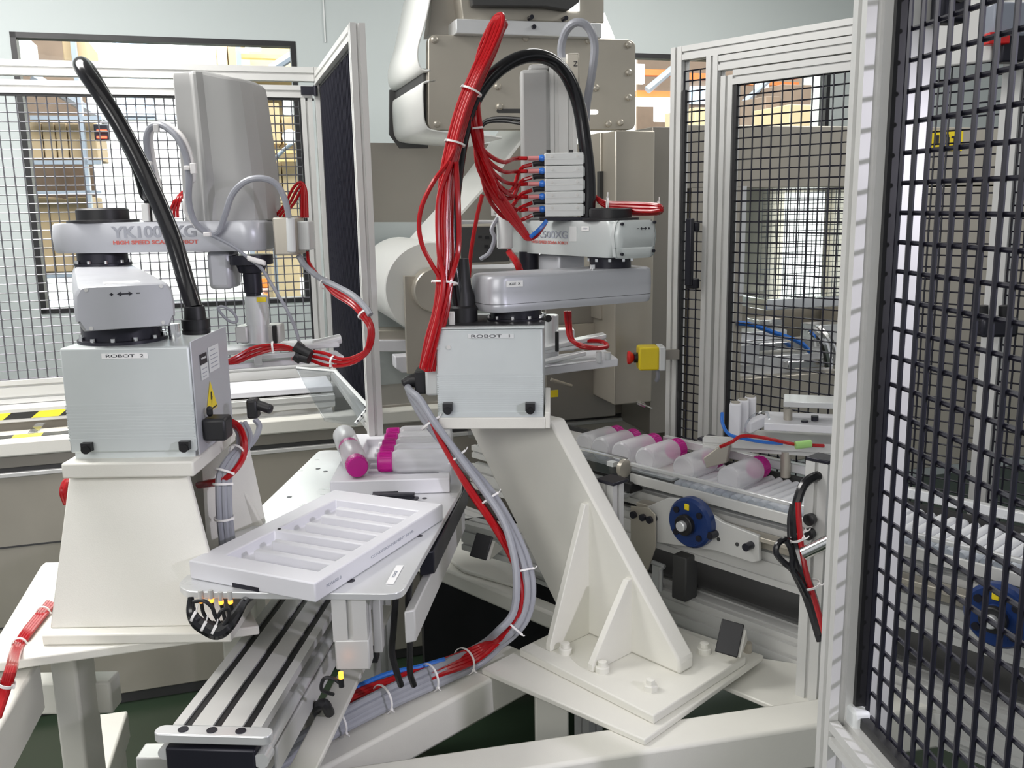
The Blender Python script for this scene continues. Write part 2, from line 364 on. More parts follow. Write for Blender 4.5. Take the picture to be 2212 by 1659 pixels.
# right rack in the left window
rk = thing('timber_rack', 'rack with pale timber beams behind the right half of the left window', 'rack', WP(-2, 6, 0))
for u in (552, 668):
    mb = MB(); hbox(mb, u - 5, 60, u + 5, 640, 6, .12); part('upright', mb, 'rack', rk)
for v in (92, 118, 322, 340):
    mb = MB(); hbox(mb, 520, v, 690, v + 9, 6.1, .12); part('beam', mb, 'wood', rk)
mb = MB(); mb.cyl(wat(585, 150, 6), wat(655, 105, 6), .05, 8); part('brace', mb, 'rack', rk)
mb = MB(); hbox(mb, 545, 96, 690, 600, 8.4, .05); part('back_panel', mb, 'cardl', rk)
mb = MB(); hbox(mb, 462, 152, 690, 157, 6.1, 2.3); part('deck', mb, 'wood', rk)
for i, r in enumerate([(562, 222, 608, 312), (612, 252, 660, 312), (565, 350, 612, 440), (614, 345, 662, 440), (600, 470, 660, 800)]):
    hall('carton', [r], 6.3, .8, 'cardl', 'pale carton, ' + ['upper left one right of the tall robot cover', 'upper right one under the white panel', 'middle left one right of the tall robot cover', 'middle right one beside the fence corner post', 'lowest one behind the fence corner'][i] + ', seen through the mesh', 'carton', 'pale cartons behind the right of the left window')
hall('white_panel', [(612, 212, 658, 248)], 6.05, .06, 'glow_w', 'bright white panel high behind the fence corner', 'panel')
hall('hanging_sign', [(530, 90, 565, 109)], 5.92, .08, 'glow_w', 'small bright white sign hanging in the left window', 'sign')
for i, u in enumerate((470, 495, 520)):
    hall('wrapped_pallet', [(u, 86 + i * 4, u + 23, 152)], 7.5, .8, 'cardl' if i != 1 else 'card', ['first', 'second', 'third'][i] + ' narrow brown wrapped stack from the left under the hanging sign', 'wrapped stack', 'wrapped stacks under the hanging sign')
mb = MB(); c = wat(640, 297, 3.0); mb.lathe(c - V((.05, .0, .0)), V((.25, -1, .1)), [(0, .01), (.02, .05), (.04, .055), (.05, 0)], 20)
o = single('spot_lamp', mb, 'glow_w', 'glowing round lamp on a bent grey arm behind the fence corner', 'lamp')
mb = MB(); mb.tube([wat(632, 308, 3.0), wat(605, 332, 3.0), wat(588, 358, 3.0), wat(586, 420, 3.0), V((wat(586, 420, 3.0).x, wat(586, 420, 3.0).y, 0))], .014, 8); q = make('lamp_arm', mb, 'rack'); q.parent = o
t = thing('orange_truck', 'orange lift truck standing far off behind the black spindle of the left robot', 'truck', wat(597, 646, 12))
mb = MB(); hbox(mb, 566, 596, 626, 622, 12, .9); part('body', mb, 'orange', t, .02)
mb = MB(); hbox(mb, 588, 618, 618, 638, 11.9, .8); part('motor_cover', mb, 'dark', t, .01)
mb = MB(); hbox(mb, 572, 634, 605, 650, 12, .9); part('chassis', mb, 'orange', t, .01)
# things behind the right window
rk = thing('orange_rack', 'orange pallet rack behind the right window', 'rack', WP(6, 7, 0))
for r in ((1376, 150, 1470, 163), (1376, 196, 1470, 212), (1480, 158, 1535, 172), (1596, 152, 1726, 168), (1596, 176, 1726, 184)):
    mb = MB(); hbox(mb, *r, 7, .12); part('beam', mb, 'racko', rk)
mb = MB(); hbox(mb, 1376, 130, 1730, 300, 8.2, .05); part('back_panel', mb, 'brown', rk)
mb = MB(); mb.cyl(wat(1398, 195, 6.8), wat(1452, 150, 6.8), .05, 8); part('brace', mb, 'rack', rk)
mb = MB(); mb.cyl(wat(1606, 222, 6.8), wat(1662, 172, 6.8), .04, 8); part('brace', mb, 'rack', rk)
hall('hanging_sign', [(1372, 138, 1393, 181)], 6.96, .06, 'glow_w', 'bright white sign at the left edge of the right window', 'sign')
hall('white_beam', [(1374, 210, 1452, 229)], 6.9, .1, 'glow_w', 'white bar below the orange beams left of the fence post', 'bar')
hall('white_panel', [(1418, 228, 1452, 262)], 6.9, .1, 'glow_w', 'bright white panel just left of the tall fence post', 'panel')
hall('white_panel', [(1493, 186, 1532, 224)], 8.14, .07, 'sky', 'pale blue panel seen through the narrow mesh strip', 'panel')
hall('white_panel', [(1632, 163, 1661, 206)], 6.94, .07, 'glow_w', 'tall white panel seen high through the mesh door', 'panel')
hall('wrapped_pallet', [(1662, 182, 1726, 900)], 6.3, .6, 'brown', 'dark brown wrapped pallet high behind the mesh door', 'wrapped stack')
hall('wrapped_pallet', [(1630, 207, 1660, 900)], 6.2, .6, 'brown', 'dark wrapped pallet left of the pale cartons behind the mesh door', 'wrapped stack')
hall('carton', [(1680, 225, 1724, 900)], 5.4, .8, 'cardl', 'pale carton stack behind the mesh door beside the white wall panel', 'carton')
hall('carton', [(1488, 232, 1534, 900)], 5.9, .8, 'cardl', 'pale carton behind the narrow mesh strip', 'carton')
hall('partition_panel', [(1727, 60, 1800, 900)], 4.5, .05, 'paper', 'cream partition panel behind the right end of the right window', 'partition')

# ================================================================ GUARD FENCES
PW = .04
g = thing('guard_fence', 'aluminium guard fence with dark wire mesh behind the left robot', 'fence', LF(-.9, 0, 1.05))
def prof(name, a, b, parent, w=PW, h=PW, upv=Z, nw=1, nh=1, m='alu', label=None):
    mb = MB(); mb.ext(a, b, w, h, upv, nw, nh); return part(name, mb, m, parent, label=label)
prof('corner_post', LF(0, 0, 1.004), LF(0, 0, 2.139), g, upv=nL)
prof('top_rail', LF(-2.1, 0, 2.115), LF(-.021, 0, 2.115), g, h=.048, nh=1)
prof('door_rail', LF(-2.1, 0, 2.055), LF(-.03, 0, 2.055), g, h=.042)
prof('door_stile', LF(-.052, 0, 1.1), LF(-.052, 0, 2.033), g, upv=nL)
prof('bottom_rail', LF(-2.1, 0, 1.066), LF(-.022, 0, 1.066), g)
prof('base_rail', LF(-2.1, 0, 1.026), LF(-.022, 0, 1.026), g)
mb = MB(); mb.grid(LF(-2.05, .005, 1.088), dL, Z, 1.976, .945, .0305, .0295, .0022); part('wire_mesh', mb, 'wire_l', g)
mb = MB(); mb.cbox(LF(-.074, .01, 1.56), .010, .012, .95, dL, nL); mb.cbox(LF(-1, .01, 2.029), 1.95, .012, .008, dL, nL); part('gasket', mb, 'black', g)
mb = MB(); mb.cbox(LF(-.045, .026, 2.058), .05, .012, .028, dL, nL); mb.cyl(LF(-.02, .03, 2.04), LF(-.02, .03, 2.075), .007, 12); part('hinge', mb, 'blackm', g)

dM = nL
g = thing('guard_fence', 'guard fence panel running towards the viewer, its mesh seen edge on as dark', 'fence', LF(0, .5, 1.05))
def MF(s, z, o=0): return LF(0, 0, z) + dM * s + dL * o
prof('post', MF(.94, 0), MF(.94, 2.12), g, upv=dL)
prof('top_rail', MF(.022, 2.10), MF(.918, 2.10), g)
prof('bottom_rail', MF(.022, 1.04), MF(.918, 1.04), g)
mb = MB(); mb.grid(MF(.022, 1.06), dM, Z, .896, 1.02, .0295, .0295, .0026); part('wire_mesh', mb, 'wire', g)
mb = MB(); mb.cbox(MF(.03, 1.57, .004), .012, .016, 1.02, dM, dL); mb.cbox(MF(.908, 1.57, .004), .012, .016, 1.02, dM, dL); mb.cbox(MF(.47, 2.075, .004), .88, .016, .010, dM, dL); part('gasket', mb, 'black', g)
mb = MB()
for a, b, c, d in ((.70, .86, 1.70, 1.72), (.70, .86, 1.50, 1.52), (.70, .72, 1.5, 1.72), (.84, .86, 1.5, 1.72)): mb.cbox(MF((a + b) / 2, (c + d) / 2, .018), b - a, .02, d - c, dM, dL)
part('pull_handle', mb, 'black', g)

g = thing('guard_fence', 'aluminium guard fence with mesh door behind the roller conveyor', 'fence', CV(.4, 0, 0))
prof('post', CV(0, 0, .40), CV(0, 0, 2.10), g, upv=nC, label='tall end post left of the narrow mesh strip')
prof('post', CV(.128, 0, .40), CV(.128, 0, 2.06), g, upv=nC)
prof('door_stile', CV(.180, 0, .42), CV(.180, 0, 2.00), g, upv=nC)
prof('top_rail', CV(.021, 0, 2.08), CV(1.5, 0, 2.08), g)
prof('door_rail', CV(.15, 0, 2.037), CV(1.5, 0, 2.037), g)
prof('door_rail', CV(.2, 0, 1.993), CV(.62, 0, 1.993), g)
prof('door_stile', CV(.585, 0, .42), CV(.585, 0, 1.97), g, upv=nC)
prof('post', CV(.635, 0, .40), CV(.635, 0, 2.06), g, upv=nC)
prof('post', CV(.945, 0, .40), CV(.945, 0, 2.06), g, upv=nC)
prof('bottom_rail', CV(.021, 0, .42), CV(1.5, 0, .42), g)
for a, b, z1 in ((.022, .107, 2.03), (.202, .563, 1.972), (.657, .924, 2.014), (.967, 1.5, 2.014)):
    mb = MB(); mb.grid(CV(a, .004, .44), dC, Z, b - a, z1 - .44, .0295, .0297, .0023); part('wire_mesh', mb, 'wire', g)
mb = MB()
for a in (.028, .208): mb.cbox(CV(a, .01, 1.2), .009, .012, 1.55, dC, nC)
part('gasket', mb, 'black', g)
mb = MB(); c = CV(.085, .03, 1.50); mb.cbox(c + Z * .075, .03, .02, .025, dC, nC); mb.cbox(c - Z * .095, .03, .03, .03, dC, nC); mb.cbox(c + nC * .02, .022, .018, .2, dC, nC)
part('door_handle', mb, 'blackm', g, .003)
mb = MB(); mb.cbox(CV(.07, .02, .90), .04, .03, .025, dC, nC); part('latch', mb, 'blackm', g, .002)

# near guard door on the right
dN = V((.11, -.994, 0)).normalized(); sN = V((.994, .11, 0)).normalized()
NP = V((.3775, 1.0, 0))
def NF(s, z, o=0): return V((NP.x, NP.y, z)) + dN * s + sN * o
g = thing('guard_door', 'large black mesh guard door close by at the right edge', 'door', NF(.2, 1.0))
prof('post', NF(0, .75), NF(0, 2.3), g, w=.030, h=.030, upv=dN)
prof('bottom_rail', NF(.016, 1.035), NF(.75, 1.035), g, w=.03, h=.03)
mb = MB(); mb.cbox(NF(.0185, 1.68, .0195), .006, .013, 1.255, dN, sN); mb.cbox(NF(.38, 1.057, .018), .72, .010, .012, dN, sN); part('gasket', mb, 'black', g)
mb = MB(); mb.grid(NF(.029, 1.06, .026), dN, Z, .70, 1.24, .0245, .0305, .0027); part('wire_mesh', mb, 'wire', g)
mb = MB(); mb.cbox(NF(.02, 1.055, .016), .03, .02, .03, dN, sN); part('corner_bracket', mb, 'label', g, .004)
# post behind the door with its switch
PB = V((.545, 1.30, 0))
g = thing('switch_post', 'tall lit aluminium post just behind the black mesh door', 'post', PB + Z * .3)
prof('column', PB + Z * .3, PB + Z * 2.3, g, w=.042, h=.042, upv=dN)
mb = MB(); mb.cbox(PB + V((.030, -.036, 1.925)), .040, .03, .11, sN, dN); sw = part('switch_box', mb, 'blackm', g, .006)
for dz in (.04, .0):
    mb = MB(); mb.cyl(PB + V((.034, -.056, 1.90 + dz)), PB + V((.034, -.050, 1.90 + dz)), .007, 14)
    q = make('screw_hole', mb, 'dark'); q.parent = sw
# ================================================================ MACHINE BASE under the left fence and the film machine
T0, T1 = -2.2, 1.25
b = thing('machine_base', 'long stainless machine base with ledge below the left fence', 'machine base', LF(-.5, .2, 0))
def LB(mb, t0, t1, o0, o1, z0, z1): return mb.box(LF(t0, o0, z0), dL * (t1 - t0), nL * (o1 - o0), Z * (z1 - z0))
mb = MB(); LB(mb, T0, T1, -.25, .345, .04, .845); part('cabinet', mb, 'steel', b, .004)
mb = MB(); LB(mb, T0, T1, -.25, .33, 0, .04); part('plinth', mb, 'dark', b)
mb = MB(); LB(mb, T0, T1, -.25, .335, .845, .862); part('shadow_gap', mb, 'dark', b)
mb = MB(); LB(mb, T0, T1, -.25, .352, .832, .846); part('cabinet_edge', mb, 'alu', b, .002)
mb = MB(); LB(mb, T0, T1, -.10, .345, .862, .90); part('lower_ledge', mb, 'steel_d', b, .003)
mb = MB(); LB(mb, T0, T1, .28, .36, .90, .948); part('front_ledge', mb, 'white', b, .006)
mb = MB(); LB(mb, T0, .02, -.03, .10, .955, 1.004); part('sill_beam', mb, 'alu', b, .003)
mb = MB(); LB(mb, T0, T1, -.25, .05, .90, .955); part('back_beam', mb, 'steel_d', b)
mb = MB(); mb.box(LF(T0, .1001, .968), dL * 1.45, nL * .0008, Z * .022); part('hazard_tape', mb, 'tape', b, label='upper yellow and black striped tape')
mb = MB(); mb.box(LF(T0, .262, .9485), dL * 1.45, nL * .045, Z * .0009); mb.box(LF(T0, .262, .948), dL * 1.45, nL * .018, Z * .0005); part('hazard_tape', mb, 'tape', b, label='lower yellow and black striped tape')
for i, z in enumerate((.60, .33)):
    mb = MB(); LB(mb, T0, T1, .344, .3465, z, z + .006); part('panel_seam', mb, 'dark', b)
# trough with belt in the ledge
mb = MB(); P = []
for i in range(9):
    a = math.pi * i / 8; P.append(LF(T0, .19 - .08 * math.cos(a), .895 + .05 * math.sin(a)))
mb.prism(P, dL * 2.05); single('belt_trough', mb, 'belt', 'beige rounded belt in the slot between the two hazard tapes', 'belt')
mb = MB(); mb.box(LF(-1.02, .262, .900), dL * .02, nL * .012, Z * .050); mb.box(LF(-1.02, .11, .948), dL * .03, nL * .15, Z * .004); mb.box(LF(-1.02, .262, .948), dL * .10, nL * -.004, Z * -.046)
single('cover_sheet', mb, 'plexi', 'clear corner sheet left of the ROBOT 2 box', 'sheet', bevel=.001)
# right end, table with tools behind the left robot
q = thing('tool_table', 'white tool table with rails right of the ROBOT 2 box', 'table', LF(-.35, .1, 1.0))
mb = MB(); LB(mb, -.62, -.04, .06, .27, 1.015, 1.035); part('table_top', mb, 'hdpe', q, .003)
prof('front_rail', LF(-.62, .29, .990), LF(-.04, .29, .990), q, h=.04)
mb = MB(); LB(mb, -.62, -.04, .272, .278, .905, .972); part('front_panel', mb, 'steel', q)
for s in (-.58, -.08):
    mb = MB(); LB(mb, s, s + .03, .10, .24, .95, 1.015); part('leg', mb, 'alu', q)
# clear bag draped in the slot
mb = MB(); rows = []
for i in range(15):
    t = -.55 + .5 * i / 14
    rows.append([LF(t, .285 + .015 * random.random(), .975 + .01 * random.random()), LF(t, .30 + .03 * random.random(), .955), LF(t, .305 + .02 * random.random(), .935), LF(t, .31 + .012 * random.random(), .915 + .012 * random.random())])
vs = [p for r in rows for p in r]; fs = [[i * 4 + j, (i + 1) * 4 + j, (i + 1) * 4 + j + 1, i * 4 + j + 1] for i in range(14) for j in range(3)]
mb.add(vs, fs); o = single('plastic_film', mb, 'film', 'crumpled clear plastic film hanging below the tool table rail', 'film')
o.modifiers.new('thick', 'SOLIDIFY').thickness = .001; s = o.modifiers.new('sub', 'SUBSURF'); s.levels = 1; s.render_levels = 2
# clear sloping slide
c = thing('acrylic_slide', 'clear acrylic slide sloping down beside the back tray', 'slide', at(740, 860, 2.72))
A = [at(u, v, y) for u, v, y in ((640, 795, 2.86), (724, 802, 2.84), (797, 880, 2.64), (768, 916, 2.60), (700, 905, 2.62))]
nrm = (A[1] - A[0]).cross(A[2] - A[1]).normalized()
mb = MB(); mb.prism(A, nrm * .008); part('slide_plate', mb, 'plexi', c, .001)
mb = MB(); mb.tube([A[1], A[2]], .006, 6, sm=False); mb.tube([A[2], A[3]], .006, 6, sm=False); mb.tube([A[0], A[1]], .005, 6, sm=False); part('slide_edge', mb, 'label', c)
for f in (.2, .5, .8):
    mb = MB(); p = A[2].lerp(A[3], f) - fw * .007; mb.cyl(p, p - fw * .003, .003, 10); part('screw', mb, 'blackm', c)

# ================================================================ FILM MACHINE
m = thing('film_machine', 'stainless film wrapping machine with large bolted plate behind the right robot', 'machine', at(1150, 900, 3.2))
MP = at(925, 280, 3.05)
def mp(u, v, o=0): return atp(u, v, MP + nL * o, nL)
def plate(mb, pts, o, th): P = [mp(u, v, o) for u, v in pts]; return mb.prism(P, -nL * th)
def rpoly(u0, v0, u1, v1, r=14, k=4):
    return [(u0 + (u1 - u0) / 2 + a, v0 + (v1 - v0) / 2 + b) for a, b in rrect(u1 - u0, v1 - v0, r, k)]
mb = MB(); P = rpoly(925, 74, 1373, 281, 16); P = [(u, v + (u - 925) * .026 * (1 if v < 150 else .0)) for u, v in P]; plate(mb, P, 0, .035); pl = part('side_plate', mb, 'steel', m, .003)
mb = MB()
for u, v in ((938, 86), (944, 268), (1075, 187), (1079, 230), (1357, 97), (1358, 157), (1287, 190), (1358, 211), (1340, 265), (1314, 268), (1270, 88), (1135, 82)):
    mb = MB(); p = mp(u, v); mb.lathe(p, nL, [(0, .011), (.006, .011), (.010, .006), (.010, 0)], 16); q = make('bolt', mb, 'steel'); q.parent = pl
mb = MB(); plate(mb, rpoly(1073, 235, 1135, 244, 4), .001, .004); q = make('slot', mb, 'dark'); q.parent = pl
mb = MB(); plate(mb, rpoly(1262, 237, 1292, 247, 4), .001, .004); q = make('slot', mb, 'glow_w'); q.parent = pl; q['label'] = 'white slot filled with a glowing plate'  # emissive filler plate makes this slot bright
mb = MB(); plate(mb, [(985, 40), (1300, 50), (1300, 82), (985, 72)], .04, .25); part('cross_channel', mb, 'alu_b', m, .003)
mb = MB(); plate(mb, [(985, -60), (1305, -60), (1305, 50), (1000, 42)], .02, .10); part('upper_housing', mb, 'steel', m, .004)
mb = MB(); plate(mb, [(1010, -60), (1258, -60), (1252, 4), (1228, 22), (1180, 14), (1022, 12)], .06, .035); part('black_bracket', mb, 'dark', m, .003)
mb = MB(); plate(mb, [(1226, 10), (1252, -5), (1252, 24), (1230, 24)], .03, .003); part('glow_patch', mb, 'glow_w', m)  # patch made bright by emission
mb = MB(); plate(mb, [(1302, 28), (1306, 28), (1329, 84), (1302, 80)], -.02, .03); part('glow_patch', mb, 'glow_w', m)  # white triangle, bright through its own emission
for u, v in ((1071, 36), (1148, 37), (1222, 39), (1153, 58)):
    mb = MB(); p = mp(u, v, .045); mb.cyl(p - nL * .03, p + nL * .006, .007, 12); part('channel_bolt', mb, 'blackm', m)
mb = MB(); plate(mb, [(938, -60), (1010, -60), (1010, 74), (926, 76), (930, 50)], -.06, .08); part('inner_block', mb, 'steel_d', m)
# paper belt loop on the left flank
def sheet(name, pts, wid, m_, parent, o=0, th=.006, label=None):
    P = smooth([mp(u, v, o) for u, v in pts], 5); vs = []; n = len(P)
    for p in P: vs += [p, p - nL * wid]
    mb = MB(); mb.add(vs, [[2 * i, 2 * i + 1, 2 * i + 3, 2 * i + 2] for i in range(n - 1)])
    q = part(name, mb, m_, parent, label=label); s = q.modifiers.new('thick', 'SOLIDIFY'); s.thickness = th; return q
sheet('upper_web', [(944, -70), (922, 40), (906, 96), (904, 128), (912, 148), (930, 150)], .52, 'paper', m)
sheet('lower_web', [(940, 172), (916, 176), (911, 190), (912, 240), (917, 270), (935, 284), (1000, 291), (1060, 296), (1084, 300)], .52, 'paper', m)
mb = MB(); P = [mp(u, v, 0) - nL * .525 for u, v in ((905, 150), (985, 150), (1000, 298), (930, 298), (904, 262))]; mb.prism(P, -nL * .02); part('web_flange', mb, 'dark', m)
mb = MB(); plate(mb, [(914, 148), (935, 148), (935, 274), (918, 262)], -.03, .50); part('web_core', mb, 'dark', m)
mb = MB(); mb.tube(px([(1036, 276, 3.0), (1052, 260, 3.0), (1085, 255, 2.98), (1130, 258, 2.95)]), .006); mb.tube(px([(1036, 278, 3.0), (1054, 264, 3.0), (1090, 262, 2.98), (1130, 268, 2.95)]), .005); part('black_lead', mb, 'black', m)
# backing sheet and bright shelf
mb = MB(); plate(mb, [(700, 308), (1330, 312), (1330, 482), (700, 480)], -.62, .02); part('back_sheet', mb, 'steel_d', m)
mb = MB(); plate(mb, [(700, 480), (1130, 480), (1130, 880), (700, 880)], -.60, .03); part('back_panel', mb, 'wall', m)
mb = MB(); plate(mb, [(950, 477), (1110, 477), (1110, 487), (950, 487)], -.35, .2); part('shelf', mb, 'hdpe', m, .003)
mb = MB(); plate(mb, [(992, 580), (1165, 577), (1165, 590), (992, 592)], -.15, .25); part('shelf', mb, 'hdpe', m, .003)
mb = MB(); plate(mb, [(818, 714), (880, 714), (880, 735), (818, 735)], -.45, .12); part('ledge', mb, 'steel', m, .003)
mb = MB(); plate(mb, [(818, 735), (885, 735), (885, 760), (818, 760)], -.43, .12); part('ledge', mb, 'hdpe', m, .003)
mb = MB(); plate(mb, [(853, 770), (885, 768), (885, 806), (868, 806), (855, 796)], .02, .06); part('white_block', mb, 'hdpe', m, .004)
# film roll and its stand
r = thing('film_roll', 'large white film roll on a steel stand behind the red hoses', 'film roll', at(940, 622, 3.2))
C0 = at(931, 624, 3.05)
mb = MB(); mb.lathe(C0, -nL, [(0, .02), (0, .150), (.004, .154), (.55, .154), (.554, .15), (.554, .02)], 48); part('roll', mb, 'paper', r)
mb = MB(); mb.lathe(C0 + nL * .075, -nL, [(0, .001), (0, .068), (.004, .072), (.07, .072)], 32); part('hub', mb, 'steel', r)
mb = MB(); plate(mb, [(873, 596), (1000, 597), (1000, 700), (952, 716), (950, 806), (880, 808)], .03, .02); part('stand_plate', mb, 'steel', r, .002)
mb = MB(); mb.cyl(C0 + nL * .07, C0 - nL * .58, .025, 20); part('spindle', mb, 'steel_d', r)
w = MB(); P = [mp(u, v, -.02) for u, v in ((905, 560), (1062, 385), (1155, 262), (1158, 268), (1066, 388), (908, 564))]
w.prism(P, -nL * .42); single('film_web', w, 'paper', 'white film web slanting up from the film roll to the machine', 'film web')
# cabinet columns
k = thing('steel_cabinet', 'tall stainless cabinet column beside the yellow emergency stop box', 'cabinet', at(1350, 872, 3.0))
def frontbox(mb, u0, v0, u1, v1, Yc, dep, fx=dL, fn=nL):
    o = at((u0 + u1) / 2, v1, Yc); a = atp(u0, v1, o, fn); b_ = atp(u1, v1, o, fn); c_ = atp((u0 + u1) / 2, v0, o, fn)
    return mb.box(V((a.x, a.y, o.z)), fx * (b_ - a).dot(fx), -fn * dep, Z * (c_.z - o.z))
mb = MB(); frontbox(mb, 1327, 282, 1408, 872, 2.98, .30); part('column', mb, 'steel', k, .004)
mb = MB(); frontbox(mb, 1296, 286, 1318, 690, 3.06, .2); part('inner_post', mb, 'steel', k, .003)
mb = MB(); frontbox(mb, 1295, 370, 1308, 440, 3.05, .02); part('slot', mb, 'dark', k)
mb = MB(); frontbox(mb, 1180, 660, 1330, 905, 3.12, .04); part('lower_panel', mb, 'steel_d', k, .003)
mb = MB(); frontbox(mb, 1190, 700, 1300, 800, 3.10, .01); part('door_panel', mb, 'steel', k, .003)
mb = MB(); mb.cyl(at(1190, 820, 3.0), at(1235, 834, 3.02), .006, 10); part('rod', mb, 'steel', k)
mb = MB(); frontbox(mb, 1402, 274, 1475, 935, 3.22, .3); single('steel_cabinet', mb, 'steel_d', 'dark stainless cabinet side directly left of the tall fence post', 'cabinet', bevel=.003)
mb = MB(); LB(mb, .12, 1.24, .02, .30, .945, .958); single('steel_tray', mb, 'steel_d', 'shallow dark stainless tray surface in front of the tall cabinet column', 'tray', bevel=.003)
mb = MB(); p = at(1385, 872, 2.86); mb.cbox(p, .03, .012, .012, (.8, -.3, -.3), (.3, .9, 0), (0, 0, 1)); mb.cyl(at(1376, 868, 2.86), at(1408, 882, 2.80), .003, 8); single('metal_pin', mb, 'glow_w' if 0 else 'chrome', 'small shiny pin lying below the emergency stop box', 'pin')
# emergency stop box
e = thing('emergency_stop', 'yellow emergency stop box with red mushroom button', 'emergency stop', at(1400, 772, 2.78))
eo = at(1400, 800, 2.80); ea = V((.80, -.60, 0)); eb = V((-.60, -.80, 0))
ec = at(1399, 772, 2.80)
mb = MB(); mb.cbox(ec, .062, .068, .072, X, Y); part('housing', mb, 'yellow', e, .006)
mb = MB(); mb.cbox(ec + X * .040, .020, .072, .074, X, Y); part('back_plate', mb, 'label', e, .004)
mb = MB(); mb.cyl(ec - X * .031, ec - X * .042, .016, 20); part('collar', mb, 'black', e)
mb = MB(); mb.lathe(ec - X * .042, -X, [(0, .009), (.006, .016), (.014, .021), (.020, .019), (.022, 0)], 24); part('mushroom_button', mb, 'estop', e)
mb = MB(); mb.tube([ec + V((.03, 0, -.03)), ec + V((.032, 0, -.06)), ec + V((.03, .01, -.075))], .007); part('cable_gland', mb, 'cable', e)
mb = MB(); mb.cbox(ec + V((.075, .05, 0)), .06, .02, .03); part('bracket', mb, 'steel_d', e)
# control box under the right robot arm
k = thing('control_box', 'small steel control box with dark front panel behind the red hoses', 'control box', at(1050, 570, 3.0))
mb = MB(); frontbox(mb, 980, 486, 1103, 572, 2.95, .2); part('housing', mb, 'steel', k, .003)
mb = MB(); frontbox(mb, 997, 490, 1100, 566, 2.945, .006); f = part('front_panel', mb, 'dark', k)
for u, v in ((1026, 513), (1037, 512), (1053, 513), (1051, 532), (1050, 556)):
    mb = MB(); frontbox(mb, u - 4, v - 3, u + 4, v + 3, 2.94, .004); q = make('push_button', mb, 'black'); q.parent = f
mb = MB(); frontbox(mb, 1006, 496, 1033, 500, 2.94, .002); q = make('blue_label', mb, 'blue'); q.parent = f
# yellow pictogram on the cabinet behind the right robot
mb = MB(); frontbox(mb, 1186, 843, 1206, 858, 2.99, .002); single('warning_tag', mb, 'yellow', 'small yellow tag on the stainless panel right of the ROBOT 1 box', 'tag')

# ================================================================ ENCLOSURE behind the conveyor fence
n_ = thing('stainless_enclosure', 'stainless machine enclosure with open bay behind the mesh door', 'enclosure', at(1700, 900, 3.3))
EO = at(1440, 900, 3.28)
def ep(u, v, o=0): return atp(u, v, EO + nL * o, nL)
def eplate(mb, u0, v0, u1, v1, o, th):
    a = ep(u0, v1, o); b_ = ep(u1, v1, o); c_ = ep((u0 + u1) / 2, v0, o); z0 = ep((u0 + u1) / 2, v1, o).z
    return mb.box(V((a.x, a.y, z0)), dL * (b_ - a).dot(dL), -nL * th, Z * (c_.z - z0))
mb = MB(); eplate(mb, 1482, 274, 2420, 402, 0, .5); part('header_panel', mb, 'steel', n_, .003)
mb = MB(); eplate(mb, 1482, 402, 1594, 990, 0, .5); part('left_panel', mb, 'steel', n_, .003)
mb = MB(); eplate(mb, 1925, 402, 2420, 990, 0, .5); part('right_panel', mb, 'steel', n_, .003)
mb = MB(); eplate(mb, 1594, 806, 1925, 990, 0, .5); part('lower_panel', mb, 'steel', n_, .003)
mb = MB(); eplate(mb, 1590, 380, 1930, 830, -.52, .02); part('back_panel', mb, 'steel', n_)
mb = MB(); eplate(mb, 1594, 402, 1606, 640, .002, .02); part('bay_frame', mb, 'alu_b', n_)
mb = MB(); eplate(mb, 1606, 402, 1925, 642, -.03, .005); part('bay_window', mb, 'glass', n_)
mb = MB(); eplate(mb, 1690, 415, 1772, 640, -.47, .01); part('reflection_panel', mb, 'glow_w', n_, label='glowing panel inside the bay, in place of a reflection')  # emissive panel standing in for light reflected in the bay glass
mb = MB(); mb.grid(ep(1640, 640, -.20), dL, Z, .62, .48, .021, .021, .0016); part('inner_mesh', mb, 'wire_l', n_)
mb = MB(); eplate(mb, 1655, 640, 1900, 664, -.10, .3); part('shiny_deck', mb, 'chrome', n_, .004)
mb = MB(); eplate(mb, 1594, 762, 1925, 806, -.05, .4); part('deck', mb, 'alu_b', n_, .004)
for i, (u0, v0, u1, v1, o) in enumerate([(1598, 715, 1700, 735, -.12), (1620, 738, 1770, 756, -.06), (1596, 744, 1640, 790, -.03), (1702, 778, 1790, 796, -.02), (1760, 700, 1850, 740, -.15), (1640, 690, 1690, 705, -.2)]):
    mb = MB(); eplate(mb, u0, v0, u1, v1, o, .10); part('tooling_block', mb, 'chrome' if i % 2 else 'alu_b', n_, .004)
mb = MB(); mb.tube([ep(1752, 710, -.02), ep(1778, 740, .01), ep(1790, 790, .01)], .018, 10); mb.tube([ep(1768, 705, -.04), ep(1798, 745, 0), ep(1806, 795, 0)], .012, 10); part('chrome_elbow', mb, 'chrome', n_)
mb = MB(); mb.tube([ep(1591, 698, .0), ep(1625, 702, .01), ep(1670, 718, .01), ep(1725, 738, .01), ep(1750, 760, 0)], .009, 10); single('blue_hose', mb, 'blue', 'blue air hose inside the open bay behind the mesh door', 'hose')
s = MB(); eplate(s, 2012, 282, 2078, 326, .004, .003); s = single('warning_sign', s, 'yellow', 'yellow sign with black marks on the stainless panel behind the black mesh', 'sign')
mb = MB()
for u0, v0, u1, v1 in ((2022, 292, 2028, 312), (2034, 290, 2050, 296), (2044, 296, 2050, 318), (2056, 294, 2070, 298), (2060, 298, 2064, 314), (2036, 304, 2041, 314)): eplate(mb, u0, v0, u1, v1, .006, .002)
q = make('black_mark', mb, 'ink'); q.parent = s
